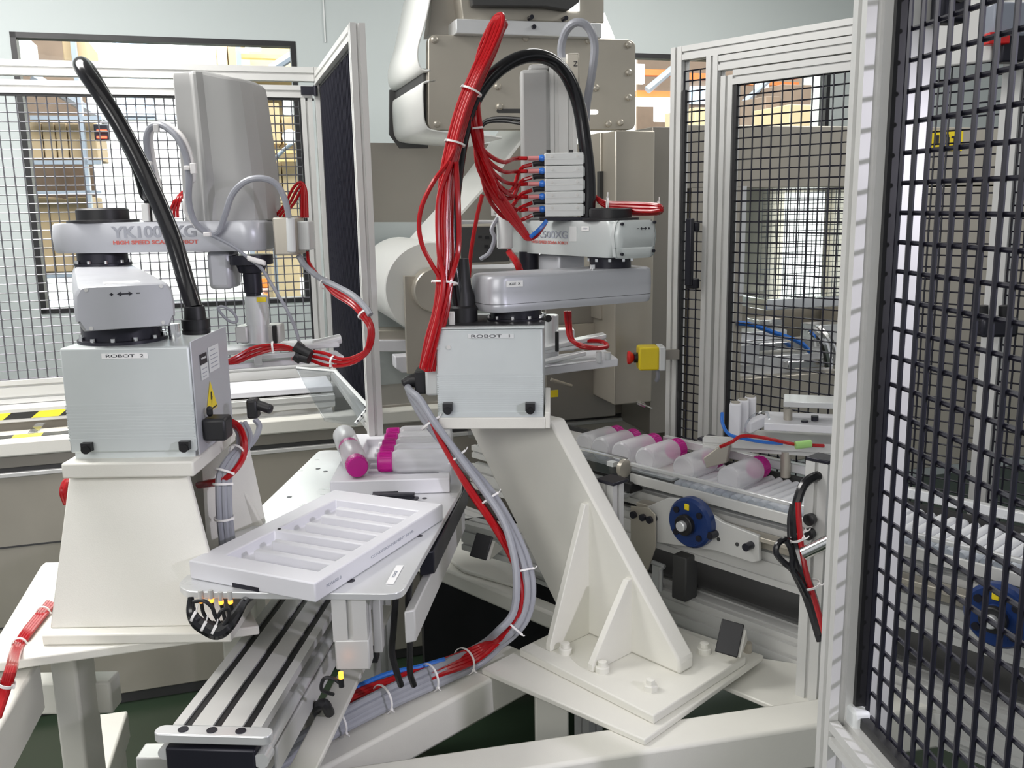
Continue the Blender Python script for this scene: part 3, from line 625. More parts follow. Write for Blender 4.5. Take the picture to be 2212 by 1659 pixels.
# safety switch hanging behind the near door and clamp on the conveyor fence
k = thing('safety_switch', 'black safety switch with red insert high behind the black mesh', 'switch', at(2150, 100, 2.1))
mb = MB(); mb.cbox(at(2172, 45, 2.1), .075, .05, .07); part('housing', mb, 'rack', k, .006)
mb = MB(); mb.cbox(at(2152, 84, 2.08), .045, .03, .024); part('red_insert', mb, 'estop', k, .002)
mb = MB(); mb.cbox(at(2180, 105, 2.1), .05, .04, .06); mb.cyl(at(2180, 112, 2.1), at(2178, 128, 2.1), .016, 14); part('actuator', mb, 'blackm', k, .004)
mb = MB(); mb.cbox(at(2074, 78, 2.16), .145, .010, .125, dC, nC); part('mounting_plate', mb, 'alu', k, .004)
k = thing('door_latch', 'black double clamp on the fence post behind the black mesh', 'latch', at(2150, 700, 2.15))
mb = MB(); mb.cbox(at(2150, 705, 2.1), .085, .05, .045); part('body', mb, 'blackm', k, .008)
for ku in (2122, 2170):
    mb = MB(); mb.cyl(at(ku, 690, 2.1), at(ku, 660, 2.1), .013, 14); part('knob', mb, 'black', k)
# ================================================================ ROLLER CONVEYOR
CZ = .945; RO, RI = .485, .255
k = thing('roller_conveyor', 'roller conveyor with clear bottles running past the right robot', 'conveyor', CV(.4, .37, 0))
def cbx(mb, t0, t1, o0, o1, z0, z1): return mb.box(CV(t0, o0, z0), dC * (t1 - t0), nC * (o1 - o0), Z * (z1 - z0))
for i in range(44):
    t = .375 + i * .0245
    mb = MB(); mb.cyl(CV(t, RI + .01, CZ - .014), CV(t, RO - .012, CZ - .014), .0105, 12); part('roller', mb, 'roller', k)
mb = MB(); cbx(mb, -.45, .355, RI + .015, RO - .015, CZ - .012, CZ - .004); part('belt', mb, 'alu', k, .002)
mb = MB(); mb.tube([CV(-.45, RO + .006, CZ + .026), CV(.225, RO + .006, CZ + .026)], .0055, 8, sm=False); part('guide_rod', mb, 'chrome', k)
mb = MB(); cbx(mb, .235, 1.4, RO + .001, RO + .012, CZ + .012, CZ + .022); part('guide_rail', mb, 'alu_b', k, .002)
mb = MB(); cbx(mb, -.45, .23, RO, RO + .004, CZ - .03, CZ + .02); part('guide_guard', mb, 'plexi', k)
mb = MB(); cbx(mb, .235, 1.4, RO, RO + .004, CZ - .04, CZ + .012); part('guide_guard', mb, 'plexi', k)
mb = MB(); mb.cyl(CV(.215, RO + .02, CZ + .005), CV(.228, RO + .02, CZ + .005), .024, 24); part('joint_disc', mb, 'steel', k)
mb = MB(); cbx(mb, .15, 1.4, RI - .025, RI - .005, CZ + .01, CZ + .035); part('rear_rail', mb, 'alu_b', k, .003)
mb = MB(); cbx(mb, -.45, 1.4, RI - .02, RI - .008, CZ - .05, CZ + .0); part('rear_side', mb, 'dark', k)
mb = MB(); cbx(mb, .235, 1.4, RO + .0045, RO + .012, CZ - .035, CZ - .008); part('front_side', mb, 'alu', k, .002)
prof('upper_beam', CV(-.45, RO - .03, .865), CV(1.4, RO - .03, .865), k, h=.04)
prof('lower_beam', CV(-.45, RO - .02, .785), CV(1.4, RO - .02, .785), k, h=.08, nh=2)
mb = MB(); mb.box(CV(.28, RO + .004, .862), dC * .9, nC * .035, Z * .012); mb.box(CV(.28, RO + .004, .835), dC * .9, nC * .006, Z * .03); part('angle_strip', mb, 'steel', k, .002)
mb = MB(); mb.cbox(CV(.20, RO + .0, .90), .10, .05, .03, dC, nC); part('motor_cover', mb, 'black', k, .004)
for t in (.19, .225):
    mb = MB(); mb.cbox(CV(t, RO + .03, .878), .022, .09, .012, dC, nC); part('clamp_bar', mb, 'alu_b', k, .002)
# bearing plate
def cvp(u, v, o):
    p = atp(u, v, CV(0, o, 0), nC); return (p - PCV).dot(dC), p.z
bp = [cvp(u, v, RO + .045) for u, v in ((1390, 1098), (1440, 1076), (1500, 1080), (1536, 1112), (1560, 1128), (1638, 1158), (1640, 1212), (1625, 1216), (1545, 1190), (1390, 1168))]
mb = MB(); mb.prism([CV(t, RO + .045, z) for t, z in bp], -nC * .012); pl = part('bearing_plate', mb, 'alu', k, .002)
for u, v in ((1368, 1112), (1388, 1118), (1403, 1123), (1535, 1157), (1612, 1182)):
    t, z = cvp(u, v, RO + .066); mb = MB(); mb.cyl(CV(t, RO + .044, z), CV(t, RO + .070, z), .0095, 16); q = make('socket_screw', mb, 'blackm'); q.parent = pl
for u, v in ((1552, 1165), (1592, 1176)):
    t, z = cvp(u, v, RO + .046); mb = MB(); mb.cyl(CV(t, RO + .044, z), CV(t, RO + .0465, z), .005, 14); q = make('hole', mb, 'dark'); q.parent = pl
mb = MB(); mb.prism([CV(*(lambda w: (w[0], RO + .062, w[1]))(cvp(u, v, RO + .062))) for u, v in ((1362, 1093), (1400, 1097), (1415, 1112), (1416, 1182), (1398, 1236), (1362, 1215))], -nC * .004); part('guard_sheet', mb, 'steel', k, .001)
def bearing(t, z, o):
    c = CV(t, o, z)
    mb = MB(); mb.lathe(c, nC, [(0, .064), (.018, .064), (.026, .058), (.026, .026), (.034, .024), (.034, 0)], 36); f = part('flange_bearing', mb, 'blued', k)
    mb = MB(); mb.lathe(c + nC * .034, nC, [(0, .026), (.012, .026), (.014, .024), (.014, 0)], 28); q = make('collar', mb, 'black'); q.parent = f
    mb = MB(); mb.lathe(c + nC * .048, nC, [(0, .013), (.010, .013), (.012, .011), (.012, 0)], 22); q = make('shaft', mb, 'alu_b'); q.parent = f
    for a in (40, 140, 220, 320):
        mb = MB(); p = c + (dC * math.cos(math.radians(a)) + Z * math.sin(math.radians(a))) * .045 + nC * .026; mb.cyl(p, p + nC * .005, .008, 14); q = make('bolt_head', mb, 'blackm'); q.parent = f
    mb = MB(); p = c + Z * .042 + nC * .027 - dC * .004; mb.cbox(p, .014, .004, .016, dC, nC, Z); q = make('yellow_cap', mb, 'yellow', .003); q.parent = f
bearing(*cvp(1484, 1132, RO + .075), RO + .045); bearing(*cvp(2150, 1335, RO + .075), RO + .045)
mb = MB(); mb.cbox(CV(.42, RO + .01, .70), .045, .05, .12, dC, nC); mb.cbox(CV(.40, RO - .02, .66), .04, .05, .10, dC, nC); part('drive_bracket', mb, 'dark', k, .004)
mb = MB(); mb.tube([CV(.02, RO + .02, .712), CV(.335, RO + .02, .712), CV(.35, RO + .02, .70), CV(.35, RO + .02, .64)], .006, 6, 3); mb.box(CV(.315, RO, .63), dC * .025, nC * .012, Z * .07); part('wire_bail', mb, 'alu_b', k)
mb = MB(); cbx(mb, -.2, 1.4, .10, RO - .04, .655, .662); part('drip_tray', mb, 'dark', k)
mb = MB(); cbx(mb, -.45, .42, .10, .11, .60, .90); part('shade_panel', mb, 'dark', k)  # dark sheet added in place of the shadow under the conveyor
mb = MB(); mb.cbox(CV(.18, RO + .02, .955), .022, .02, .012, dC, nC); part('clip', mb, 'label', k)
# low aluminium base frame of the conveyor
LO = .46
f = thing('conveyor_frame', 'low heavy aluminium profile frame under the roller conveyor', 'frame', CV(.4, .3, 0))
mb = MB(); mb.ext(CV(-.6, LO, .592), CV(1.6, LO, .592), .08, .10, Z, 2, 3, .010, .008); part('front_beam', mb, 'alu', f)
mb = MB(); mb.ext(CV(-.6, LO - .005, .524), CV(1.6, LO - .005, .524), .06, .036, Z, 1, 1); part('lower_beam', mb, 'alu', f)
mb = MB(); mb.ext(CV(-.6, .12, .56), CV(1.6, .12, .56), .08, .08, Z, 2, 2); part('rear_beam', mb, 'alu', f)
for t in (.05, 1.35):
    for o in (LO, .12):
        mb = MB(); mb.ext(CV(t, o, 0), CV(t, o, .505), .06, .06, dC); part('leg', mb, 'alu', f)
for t in (-.2, .75, 1.3):
    mb = MB(); mb.ext(CV(t, LO - .03, .642), CV(t, LO - .03, .745), .04, .04, dC); part('riser', mb, 'alu', f)
# posts with black caps in front of the conveyor
def capped_post(u, v, Yc, z0, label, cap=.05, w=.045, knobs=()):
    p = at(u, v, Yc); q = thing('capped_post', label, 'post', V((p.x, p.y, z0)))
    mb = MB(); mb.ext(V((p.x, p.y, z0)), V((p.x, p.y, p.z - .004)), w, w, nC); part('profile', mb, 'alu', q)
    mb = MB(); mb.cbox(p, cap * 1.15, cap * 1.1, .008, dC, nC); part('cap', mb, 'blackm', q, .002)
    for ku, kv in knobs:
        mb = MB(); c = atp(ku, kv, p + nC * (w / 2), nC); mb.lathe(c, nC, [(0, .006), (.008, .006), (.008, .012), (.022, .013), (.024, .010), (.024, 0)], 20); part('knob', mb, 'black', q)
    return q
capped_post(1322, 1037, 2.12, .60, 'short black capped aluminium post beside the white slanted column', .05, .04)
capped_post(1778, 990, 1.86, .45, 'black capped aluminium post with two black knobs left of the mesh door', .045, .05, ((1758, 1118), (1756, 1149)))
capped_post(1538, 948, 2.44, .93, 'small post with flat black cap under the white valve block', .05, .03)

# ---------------------------------------------------------------- bottles
BR, BL = .0335, .130
def bottle_proto():
    r_ = bpy.data.objects.new('bottle', None); COL.objects.link(r_); r_.empty_display_size = .03
    mb = MB(); mb.lathe((0, 0, 0), X, [(0, 0), (0, BR - .006), (.004, BR - .001), (.008, BR), (BL - .012, BR), (BL - .004, BR - .004), (BL, BR - .008), (BL + .012, BR - .008), (BL + .012, 0)], 32); bd = part('body', mb, 'tube', r_, local=True)
    mb = MB(); mb.lathe((BL, 0, 0), X, [(0, .0), (0, BR - .007), (.001, BR - .005), (.030, BR - .005), (.033, BR - .008), (.033, 0)], 32)
    for i in range(32):
        a = 2 * math.pi * i / 32; d = V((0, math.cos(a), math.sin(a))); mb.cbox(V((BL + .015, 0, 0)) + d * (BR - .0048), .024, .0015, .002, X, d, X.cross(d))
    part('cap', mb, 'pink', r_, local=True); return r_
BOT = bottle_proto(); nb = [0]
def place_bottle(p, d, label, group, k=1.0, kx=1.0):
    o = BOT if nb[0] == 0 else copy_tree(BOT); nb[0] += 1
    d = V(d).normalized(); e = Z.cross(d).normalized(); o.matrix_world = Matrix(((d.x * kx, e.x * k, 0, p[0]), (d.y * kx, e.y * k, 0, p[1]), (d.z * kx, e.z * k, k, p[2]), (0, 0, 0, 1)))
    return tag(o, label, 'bottle', group)
bd = (-nC - dC * .05).normalized()
ords = ['leftmost', 'second from the left', 'third from the left', 'fourth, before the rod joint', 'fifth, under the air nozzle', 'last, at the bare rollers']
for i, (u, v) in enumerate(((1222, 972), (1254, 982), (1292, 995), (1338, 1010), (1424, 1030), (1530, 1052))):
    p = atz(u, v, CZ - .003 + BR); t = (p - PCV).dot(dC); o_ = (p - PCV).dot(nC)
    place_bottle(CV(t, min(o_, RO - .012), CZ - .003 + BR), bd, 'pink capped clear bottle on the roller conveyor, ' + ords[i], 'bottles on the roller conveyor')
mb = MB(); P = [(1560, 958), (1575, 962), (1570, 1000), (1524, 1012), (1518, 990)]; A = [at(u, v, 2.30) for u, v in P]; mb.prism(A, V((.01, .015, 0)))
single('blow_nozzle', mb, 'steel', 'flat grey air nozzle pointing at the bottle caps on the conveyor', 'nozzle', bevel=.003)

# ---------------------------------------------------------------- pneumatic station over the conveyor
s = thing('pneumatic_station', 'white pneumatic clamping station above the roller conveyor', 'clamping station', at(1700, 1000, 2.25))
YS = 2.27; SO = at(1700, 930, YS); sx = V((.96, -.28, 0)).normalized(); sn = V((-.28, -.96, 0)).normalized()
def sbox(mb, u0, v0, u1, v1, o, dep):
    q = SO + sn * o; a = atp(u0, v1, q, sn); b_ = atp(u1, v1, q, sn); c_ = atp((u0 + u1) / 2, v0, q, sn); z0 = atp((u0 + u1) / 2, v1, q, sn).z
    return mb.box(V((a.x, a.y, z0)), sx * (b_ - a).dot(sx), -sn * dep, Z * (c_.z - z0))
mb = MB(); sbox(mb, 1692, 869, 1822, 882, .0, .09); part('top_plate', mb, 'alu_b', s, .002)
mb = MB(); sbox(mb, 1650, 918, 1822, 934, .02, .14); part('mid_plate', mb, 'hdpe', s, .002)
mb = MB(); sbox(mb, 1580, 955, 1822, 975, .0, .12); part('lower_plate', mb, 'alu', s, .002)
mb = MB(); mb.cyl(at(1702, 882, YS + .03), at(1702, 912, YS + .03), .011, 18); part('guide_column', mb, 'steel', s)
mb = MB(); mb.cyl(at(1697, 975, YS + .03), at(1697, 1030, YS + .03), .013, 18); part('piston', mb, 'steel', s)
mb = MB(); mb.cbox(at(1702, 911, YS + .05), .05, .05, .014, sx, sn); part('column_foot', mb, 'steel', s, .003)
for u, v in ((1738, 918), (1760, 908)):
    mb = MB(); mb.cyl(at(u, v, YS + .0), at(u, v - 10, YS + .0), .009, 16); part('screw', mb, 'blackm', s)
prof('back_beam', at(1520, 955, YS + .12), at(1822, 975, YS - .02), s, w=.03, h=.03)
k = thing('valve_block', 'row of three white valve cylinders on the pneumatic clamping station', 'valve block', at(1600, 940, 2.3))
for i in range(3):
    c = at(1588, 905, 2.30) + V((.028, .035, 0)) * i
    mb = MB(); mb.cbox(c, .030, .030, .085, sx, sn); q = part('valve', mb, 'hdpe', k, .004)
    mb = MB(); mb.cyl(c + Z * .0425, c + Z * .0455, .011, 18); w_ = make('top_port', mb, 'steel'); w_.parent = q
mb = MB(); mb.tube(px([(1610, 935, 2.27), (1612, 915, 2.25), (1630, 895, 2.25), (1655, 890, 2.27), (1662, 905, 2.28)]), .003, 8); part('clear_hose', mb, 'plexi', k)
mb = MB(); mb.cbox(at(1632, 915, 2.33), .06, .03, .03, (.8, .3, .25), (-.3, .9, 0)); part('sensor_bracket', mb, 'hdpe', k, .004)
mb = MB(); mb.tube(px([(1560, 892, 2.25), (1561, 915, 2.23), (1575, 938, 2.22), (1610, 948, 2.21), (1650, 955, 2.21), (1690, 958, 2.22)]), .0042, 8); single('blue_hose', mb, 'blue', 'blue air hose curving from the white valve block along the clamping station', 'hose')
mb = MB(); mb.tube(px([(1556, 965, 2.22), (1580, 955, 2.2), (1602, 942, 2.2), (1640, 944, 2.2), (1680, 952, 2.2), (1720, 960, 2.2), (1780, 963, 2.2)]), .0045, 8); single('pneumatic_hose', mb, 'red', 'red air hose along the clamping station above the conveyor', 'hose')
mb = MB(); mb.cyl(at(1718, 962, 2.19), at(1752, 958, 2.19), .010, 12); single('green_sleeve', mb, 'green', 'green sleeve round the red air hose on the clamping station', 'sleeve')

# ---------------------------------------------------------------- cable trunk beside the conveyor
def cable(name, pts, r, m_, label, cat, group=None, n=9): mb = MB(); mb.tube(pts, r, n); return single(name, mb, m_, label, cat, group)
cable('black_cable', px([(1790, 1032, 1.85), (1765, 1028, 1.84), (1738, 1045, 1.83), (1722, 1085, 1.82), (1716, 1130, 1.81), (1720, 1180, 1.80), (1735, 1230, 1.78), (1758, 1300, 1.76), (1776, 1370, 1.74)]), .010, 'gloss', 'black cable bending down past the capped post with knobs', 'cable')
cable('pneumatic_hose', px([(1724, 1085, 1.81), (1726, 1130, 1.80), (1731, 1180, 1.79), (1742, 1240, 1.77), (1764, 1310, 1.75), (1782, 1375, 1.73)]), .006, 'red', 'red air hose strapped to the black cable by the capped post', 'hose')
cable('black_cable', px([(1714, 1090, 1.83), (1708, 1130, 1.82), (1712, 1190, 1.80), (1728, 1250, 1.78), (1752, 1320, 1.76), (1772, 1385, 1.74)]), .008, 'black', 'second black cable hanging left of the red air hose by the capped post', 'cable')
cable('coiled_lead', px([(1712, 1170, 1.80), (1694, 1166, 1.79), (1680, 1176, 1.785), (1677, 1195, 1.78), (1690, 1212, 1.775), (1705, 1225, 1.77), (1722, 1245, 1.76), (1745, 1290, 1.75)]), .0065, 'gloss', 'black lead coiled into a loop with white ties beside the silver pipe', 'lead')
cable('coiled_lead', px([(1698, 1168, 1.78), (1708, 1185, 1.775), (1712, 1205, 1.77), (1712, 1230, 1.765), (1735, 1280, 1.755)]), .006, 'gloss', 'short black lead closing the loop beside the silver pipe', 'lead')
mb = MB(); mb.cyl(at(1735, 1196, 1.77), at(1830, 1150, 1.74), .013, 20); single('metal_pipe', mb, 'chrome', 'short silver pipe sticking out behind the mesh door post', 'pipe')
for nm_, u, v, y, r_, l_ in (('cable_tie', 1725, 1147, 1.81, .014, 'white tie round the cables high beside the capped post'), ('cable_tie', 1722, 1163, 1.79, .014, 'white tie round the cables at the coiled lead'), ('cable_tie', 1750, 1263, 1.765, .019, 'white tie round the thick black cables under the silver pipe')):
    tie_at([at(u - 4, v - 12, y), at(u, v, y), at(u + 5, v + 14, y)], .5, r_, l_, 'ties on the cables by the conveyor')
# ================================================================ FRAME AND PEDESTALS
def oriented(c0, c1):                                # horizontal direction and its left normal
    d = V((c1.x - c0.x, c1.y - c0.y, 0)).normalized(); return d, V((-d.y, d.x, 0))
ZF = .60
fr = thing('welded_frame', 'white welded steel frame carrying the slanted column of the ROBOT 1', 'frame', V((.2, 1.6, 0)))
a, c = atz(1472, 1611, ZF), atz(1760, 1567, ZF); d, n = oriented(a, c)
wid = (atz(1472, 1550, ZF) - a).dot(n)
mb = MB(); mb.box(a - d * 1.3 - Z * .10, d * 2.3, n * wid, Z * .10); part('front_beam', mb, 'white', fr, .008)
a2, c2 = atz(740, 1637, ZF), atz(1060, 1467, ZF); d2, n2 = oriented(a2, c2)
mb = MB(); mb.box(a2 - d2 * .75 - Z * .09, d2 * ((c2 - a2).length + .90), n2 * .09, Z * .09); part('diagonal_beam', mb, 'white', fr, .008)
P4 = atz(905, 1185, ZF), atz(1190, 1300, ZF); d4, n4 = oriented(*P4)
mb = MB(); mb.box(P4[0] - d4 * .45 - Z * .05, d4 * 1.2, n4 * -.05, Z * .05); part('back_beam', mb, 'white', fr, .008)
mb = MB(); P = [atz(u, v, ZF + .012) for u, v in ((905, 1140), (960, 1122), (1110, 1170), (1110, 1262), (1000, 1230), (940, 1182))]; mb.prism(P, -Z * .012); part('corner_plate', mb, 'white', fr, .004)
mb = MB(); P = [atz(u, v, ZF - .02) for u, v in ((1640, 1420), (1900, 1460), (1900, 1620), (1560, 1480))]; mb.prism(P, -Z * .012); part('side_plate', mb, 'white', fr, .003)
for u, v in ((1192, 1507), (1750, 1600)):
    p = atz(u, v, ZF - .1); mb = MB(); mb.box(V((p.x - .04, p.y, 0)), X * .08, Y * .08, Z * (ZF - .095)); part('leg', mb, 'white', fr, .005)
q = [atz(u, v, ZF + .014) for u, v in ((1040, 1444), (1393, 1598), (1650, 1415))]; q.append(q[0] + q[2] - q[1])
mb = MB(); mb.prism(q, -Z * .014); part('lower_plate', mb, 'white', fr, .003)
ZB = ZF + .034
q = [atz(u, v, ZB) for u, v in ((1122, 1400), (1412, 1546), (1612, 1418))]; q.append(q[0] + q[2] - q[1]); ub = q
# slanted column
pd = thing('slanted_column', 'white slanted box column with two triangular gussets under the ROBOT 1', 'column', (q[0] + q[2]) / 2)
mb = MB(); mb.prism(q, -Z * .020); part('base_plate', mb, 'white', pd, .003)
e_ = (ub[1] - ub[0]).normalized(); ne_ = V((-e_.y, e_.x, 0)) * -1
if ne_.y > 0: ne_ = -ne_
br_ = atz(1468, 1458, ZB); bl = atp(1205, 1345, br_, ne_); bl.z = ZB
tl, tr = atp(985, 915, bl, ne_), atp(1188, 908, bl, ne_); tl.z = tr.z = 1.138
dd_ = -ne_ * .05
mb = MB(); mb.loft([[tl, tr, tr + dd_, tl + dd_], [bl + Z * .03, br_ + Z * .03, br_ + dd_ + Z * .03, bl + dd_ + Z * .03], [bl, br_, br_ + dd_, bl + dd_]]); part('box_column', mb, 'white', pd, .006)
fnorm = ne_
def onface(u, v): return atp(u, v, tl, fnorm)
for (ua, va), (uf, vf), (ub_, vb) in (((1228, 1074), (1172, 1400), (1262, 1412)), ((1326, 1236), (1262, 1444), (1352, 1436))):
    A_ = onface(ua, va); B_ = atz(uf, vf, ZB); C_ = onface(ub_, vb); C_.z = ZB
    B_ = C_ + fnorm * max(.05, (B_ - C_).dot(fnorm)); A2 = V((C_.x, C_.y, A_.z))
    mb = MB(); mb.prism([A2 - fnorm * .01, A2 + fnorm * .012, B_ + Z * .016, B_, C_ - fnorm * .01], e_ * .016); part('gusset', mb, 'white', pd, .002)
for u, v in ((1222, 1402), (1301, 1442), (1405, 1482), (1521, 1402)):
    p = atz(u, v + 8, ZB); mb = MB(); mb.lathe(p, Z, [(0, .016), (.012, .016), (.014, .014), (.014, .010), (.024, .010), (.026, 0)], 6 if v == 1482 else 18); part('bolt', mb, 'white', pd)
e1x = V((.998, -.055, 0)).normalized(); e1y = V((.055, .998, 0)).normalized()
B1 = at(946, 890, 2.10); B1 = V((B1.x, B1.y, 1.165)); BW = .246; BD = .27; BH = .207
mb = MB(); mb.box(B1 - e1x * .0 - e1y * .004 - Z * .028, e1x * (BW + .004), e1y * BD, Z * .028); part('head_plate', mb, 'white', pd, .003)
mb = MB(); mb.prism([B1 + e1x * (BW + .003) + v for v in (V((0, 0, -.028)), V((0, 0, .01)), e1y * .10 + Z * .05, e1y * .16 - Z * .028)], e1x * .012); part('side_ear', mb, 'white', pd, .002)
mb = MB(); mb.box(at(1194, 868, 2.14), X * .006, Y * .08, Z * .05)

# ================================================================ ROBOT 1
def stadium(A, B, w, ext0, ext1, k=8, sq=.45):
    A = V((A.x, A.y, 0)); B = V((B.x, B.y, 0)); d = (B - A).normalized(); n = V((-d.y, d.x, 0)); L = (B - A).length
    c = (A + B) / 2 + d * (ext1 - ext0) / 2; return [c + d * x + n * y for x, y in rrect(L + ext0 + ext1, w, w * sq, k)]
def arm_mesh(poly, z0, z1, prof_):
    c = V((0, 0, 0))
    for p in poly: c += p
    c /= len(poly); L = max((p - c).length for p in poly)
    rings = []
    for f, inset in prof_:
        rings.append([c + (p - c) * (1 - inset / L) - 0 * Z for p in poly]); rings[-1] = [V((p.x, p.y, z0 + (z1 - z0) * f)) for p in rings[-1]]
    mb = MB(); mb.loft(rings); return mb
R1 = thing('industrial_robot', 'grey four axis robot on the slanted white column, labelled ROBOT 1', 'robot', B1 + e1x * BW / 2 + e1y * BD / 2)
mb = MB(); mb.box(B1, e1x * BW, e1y * BD, Z * BH); bx = part('base_box', mb, 'robot_l', R1, .004)
mb = MB(); mb.box(B1 - e1y * .003, e1x * BW, e1y * (.01), Z * .012)
for i in range(16): mb.box(B1 - e1y * .0005 + Z * (.022 + i * .005), e1x * BW, e1y * .003, Z * .003)
mb.box(B1 - e1y * .0008 + Z * .100, e1x * BW, e1y * .002, Z * .0016); q = make('ribbed_band', mb, 'robot_l'); q.parent = bx
mb = MB()
for s in (.025, BW - .03): c = B1 + e1x * s - e1y * .001 + Z * .025; mb.cyl(c - e1y * .020 - Z * .006, c - Z * .0, .0095, 16); mb.cbox(c + Z * .002 - e1y * .010, .022, .02, .018, e1x, e1y)
q = make('socket_bolt', mb, 'black'); q.parent = bx
mb = MB()
for s in (.005, .030): c = B1 + e1x * s + Z * .165; mb.cyl(c - e1y * .003, c, .005, 14)
q = make('plug_screw', mb, 'alu'); q.parent = bx
mb = MB(); mb.box(B1 + Z * BH - e1x * .002 - e1y * .006, e1x * (BW + .006), e1y * (BD + .006), Z * .004); part('top_plate', mb, 'robot_l', R1, .001)
mb = MB(); c = B1 + e1x * .128 - e1y * .0012 + Z * .190; mb.cbox(c, .105, .0016, .010, e1x, e1y); lb = part('name_label', mb, 'label', R1); text('ROBOT  1', .0095, c - e1y * .0012, e1x, Z, 'ink', lb, width=.088)
J0 = V((.012, 2.235, 0)); J1 = V((.256, 2.37, 0))
zt = B1.z + BH + .004
def disc_joint(J, z0, z1, r, parent, nb_=10, up_=True):
    mb = MB(); mb.lathe(V((J.x, J.y, z0)), Z, [(0, r * 1.14), (.006, r * 1.14), (.007, r), (z1 - z0, r)] if up_ else [(0, r), (z1 - z0 - .007, r), (z1 - z0 - .006, r * 1.1), (z1 - z0, r * 1.1)], 40); q = part('joint_bearing', mb, 'blackm', parent)
    for i in range(nb_):
        mb = MB(); a = 2 * math.pi * (i + .3) / nb_; p = V((J.x + math.cos(a) * r * 1.06, J.y + math.sin(a) * r * 1.06, z0 + .006 if up_ else z1 - .014)); mb.cyl(p, p + Z * .007, .0045, 10); w = make('joint_bolt', mb, 'chrome'); w.parent = q
disc_joint(J0, zt, 1.405, .062, R1)
mb = MB(); mb.box(B1 + Z * BH + e1x * .0 + e1y * .02, e1x * (BW + .004), e1y * .2, Z * .006); part('black_shim', mb, 'black', R1)
A1 = [(0, .006), (.10, .002), (.20, .001), (.205, .0015), (.55, 0), (.90, .002), (.97, .006), (1, .012)]
pa = stadium(J0, J1, .135, .100, .100, sq=.30)
a1 = part('lower_arm', arm_mesh(pa, 1.402, 1.488, A1), 'robot', R1, ang=50)
dd, nn = oriented(J0, J1)
mb = MB(); mb.loft([[p + Z * 0 for p in [V((q_.x, q_.y, 1.4205)) for q_ in stadium(J0, J1, .1345, .0995, .0995, sq=.30)]], [V((q_.x, q_.y, 1.4215)) for q_ in stadium(J0, J1, .1345, .0995, .0995, sq=.30)]]); q = make('cover_seam', mb, 'dark'); q.parent = a1
c = J0 - dd * .040 - nn * .0684 + Z * 1.468; mb = MB(); mb.cbox(c, .044, .0012, .014, dd, nn); lb = make('name_label', mb, 'labelw'); lb.parent = a1; text('AXE  X', .008, c - nn * .0012, dd, Z, 'ink', lb, width=.03)
disc_joint(J1, 1.487, 1.519, .053, R1, 10, False)
d2_ = V((-.55, .835, 0)).normalized(); n2_ = V((.835, .55, 0)).normalized()
z20, z21 = 1.517, 1.606
E0 = J1 - d2_ * .085; E1 = J1 + d2_ * .40
pa = stadium(E0, E1, .128, 0, 0, sq=.14)
a2_ = part('upper_arm', arm_mesh(pa, z20, z21, [(0, .010), (.08, .003), (.5, 0), (.9, .003), (1, .012)]), 'robot_l', R1, ang=50)
mb = MB(); pp = stadium(E0 - d2_ * .020, E0 + d2_ * .01, .130, 0, 0, sq=.16, k=4); mb = arm_mesh(pp, z20 - .002, z21 + .001, [(0, .014), (.06, .004), (.285, .001), (.29, .003), (.295, .001), (.6, -.003), (.93, .003), (1, .012)]); ec_ = part('end_cover', mb, 'robot_l', R1, ang=50)
fe = E0 - d2_ * .0235
mb = MB()
for s, z in ((-.052, .082), (.052, .084), (-.052, .010), (.05, .014)): p = fe + n2_ * s + Z * (z20 + z); mb.cyl(p + d2_ * .004, p - d2_ * .0015, .0038, 12)
q = make('cover_screw', mb, 'blackm'); q.parent = ec_
def arrow(mb, c, ex, ey, L, flip=1):
    n = ex.cross(ey); w = .0011
    mb.cbox(c, L * .6, w * 2, .0006, ex, ey, n)
    for s in (-1, 1): t = c + ex * s * L / 2; mb.prism([t, t - ex * s * L * .25 + ey * .004, t - ex * s * L * .25 - ey * .004], n * .0006)
    for s in (-1, 1): mb.cbox(c + ex * s * L * .85, .006, w * 1.8, .0006, ex, ey, n)
    mb.cbox(c + ex * flip * L * .85, w * 1.8, .006, .0006, ex, ey, n)
mb = MB(); arrow(mb, fe + n2_ * .012 + Z * (z20 + .070) - d2_ * .0035, n2_, Z, .021, 1); q = make('direction_arrow', mb, 'ink'); q.parent = ec_
fs = J1 - n2_ * .0648
c = fs + d2_ * .02 + Z * (z20 + .070); mb = MB(); mb.cbox(c + d2_ * .0, .030, .0012, .011, d2_, n2_); lb = make('name_label', mb, 'labelw'); lb.parent = a2_; text('AXE Y', .006, c - n2_ * .001, -d2_, Z, 'inkg', lb, width=.02)
c = fs + d2_ * .070 + Z * (z20 + .056); mb = MB(); mb.cbox(c, .030, .0012, .038, d2_, n2_); lb = make('blank_label', mb, 'label'); lb.parent = a2_
text('YK500XG', .026, fs + d2_ * .175 + Z * (z20 + .052) - n2_ * .0004, -d2_, Z, 'inkg', a2_, width=.165, bold=.0004)
text('HIGH SPEED SCARA ROBOT', .010, fs + d2_ * .175 + Z * (z20 + .032) - n2_ * .0004, -d2_, Z, 'inkr', a2_, width=.165, bold=.0002)
mb = MB(); mb.lathe(V((J1.x, J1.y, z21)), Z, [(0, .072), (.006, .072), (.007, .054), (.028, .054), (.031, .050), (.031, 0)], 36); part('joint_cap', mb, 'black', R1)
# valve plate
vb = at(1168, 473, 2.40); mb = MB(); mb.box(V((vb.x - .002, 2.40, z21 + .001)), X * .14, Y * .07, Z * .008); part('valve_plate', mb, 'blackm', R1, .001)
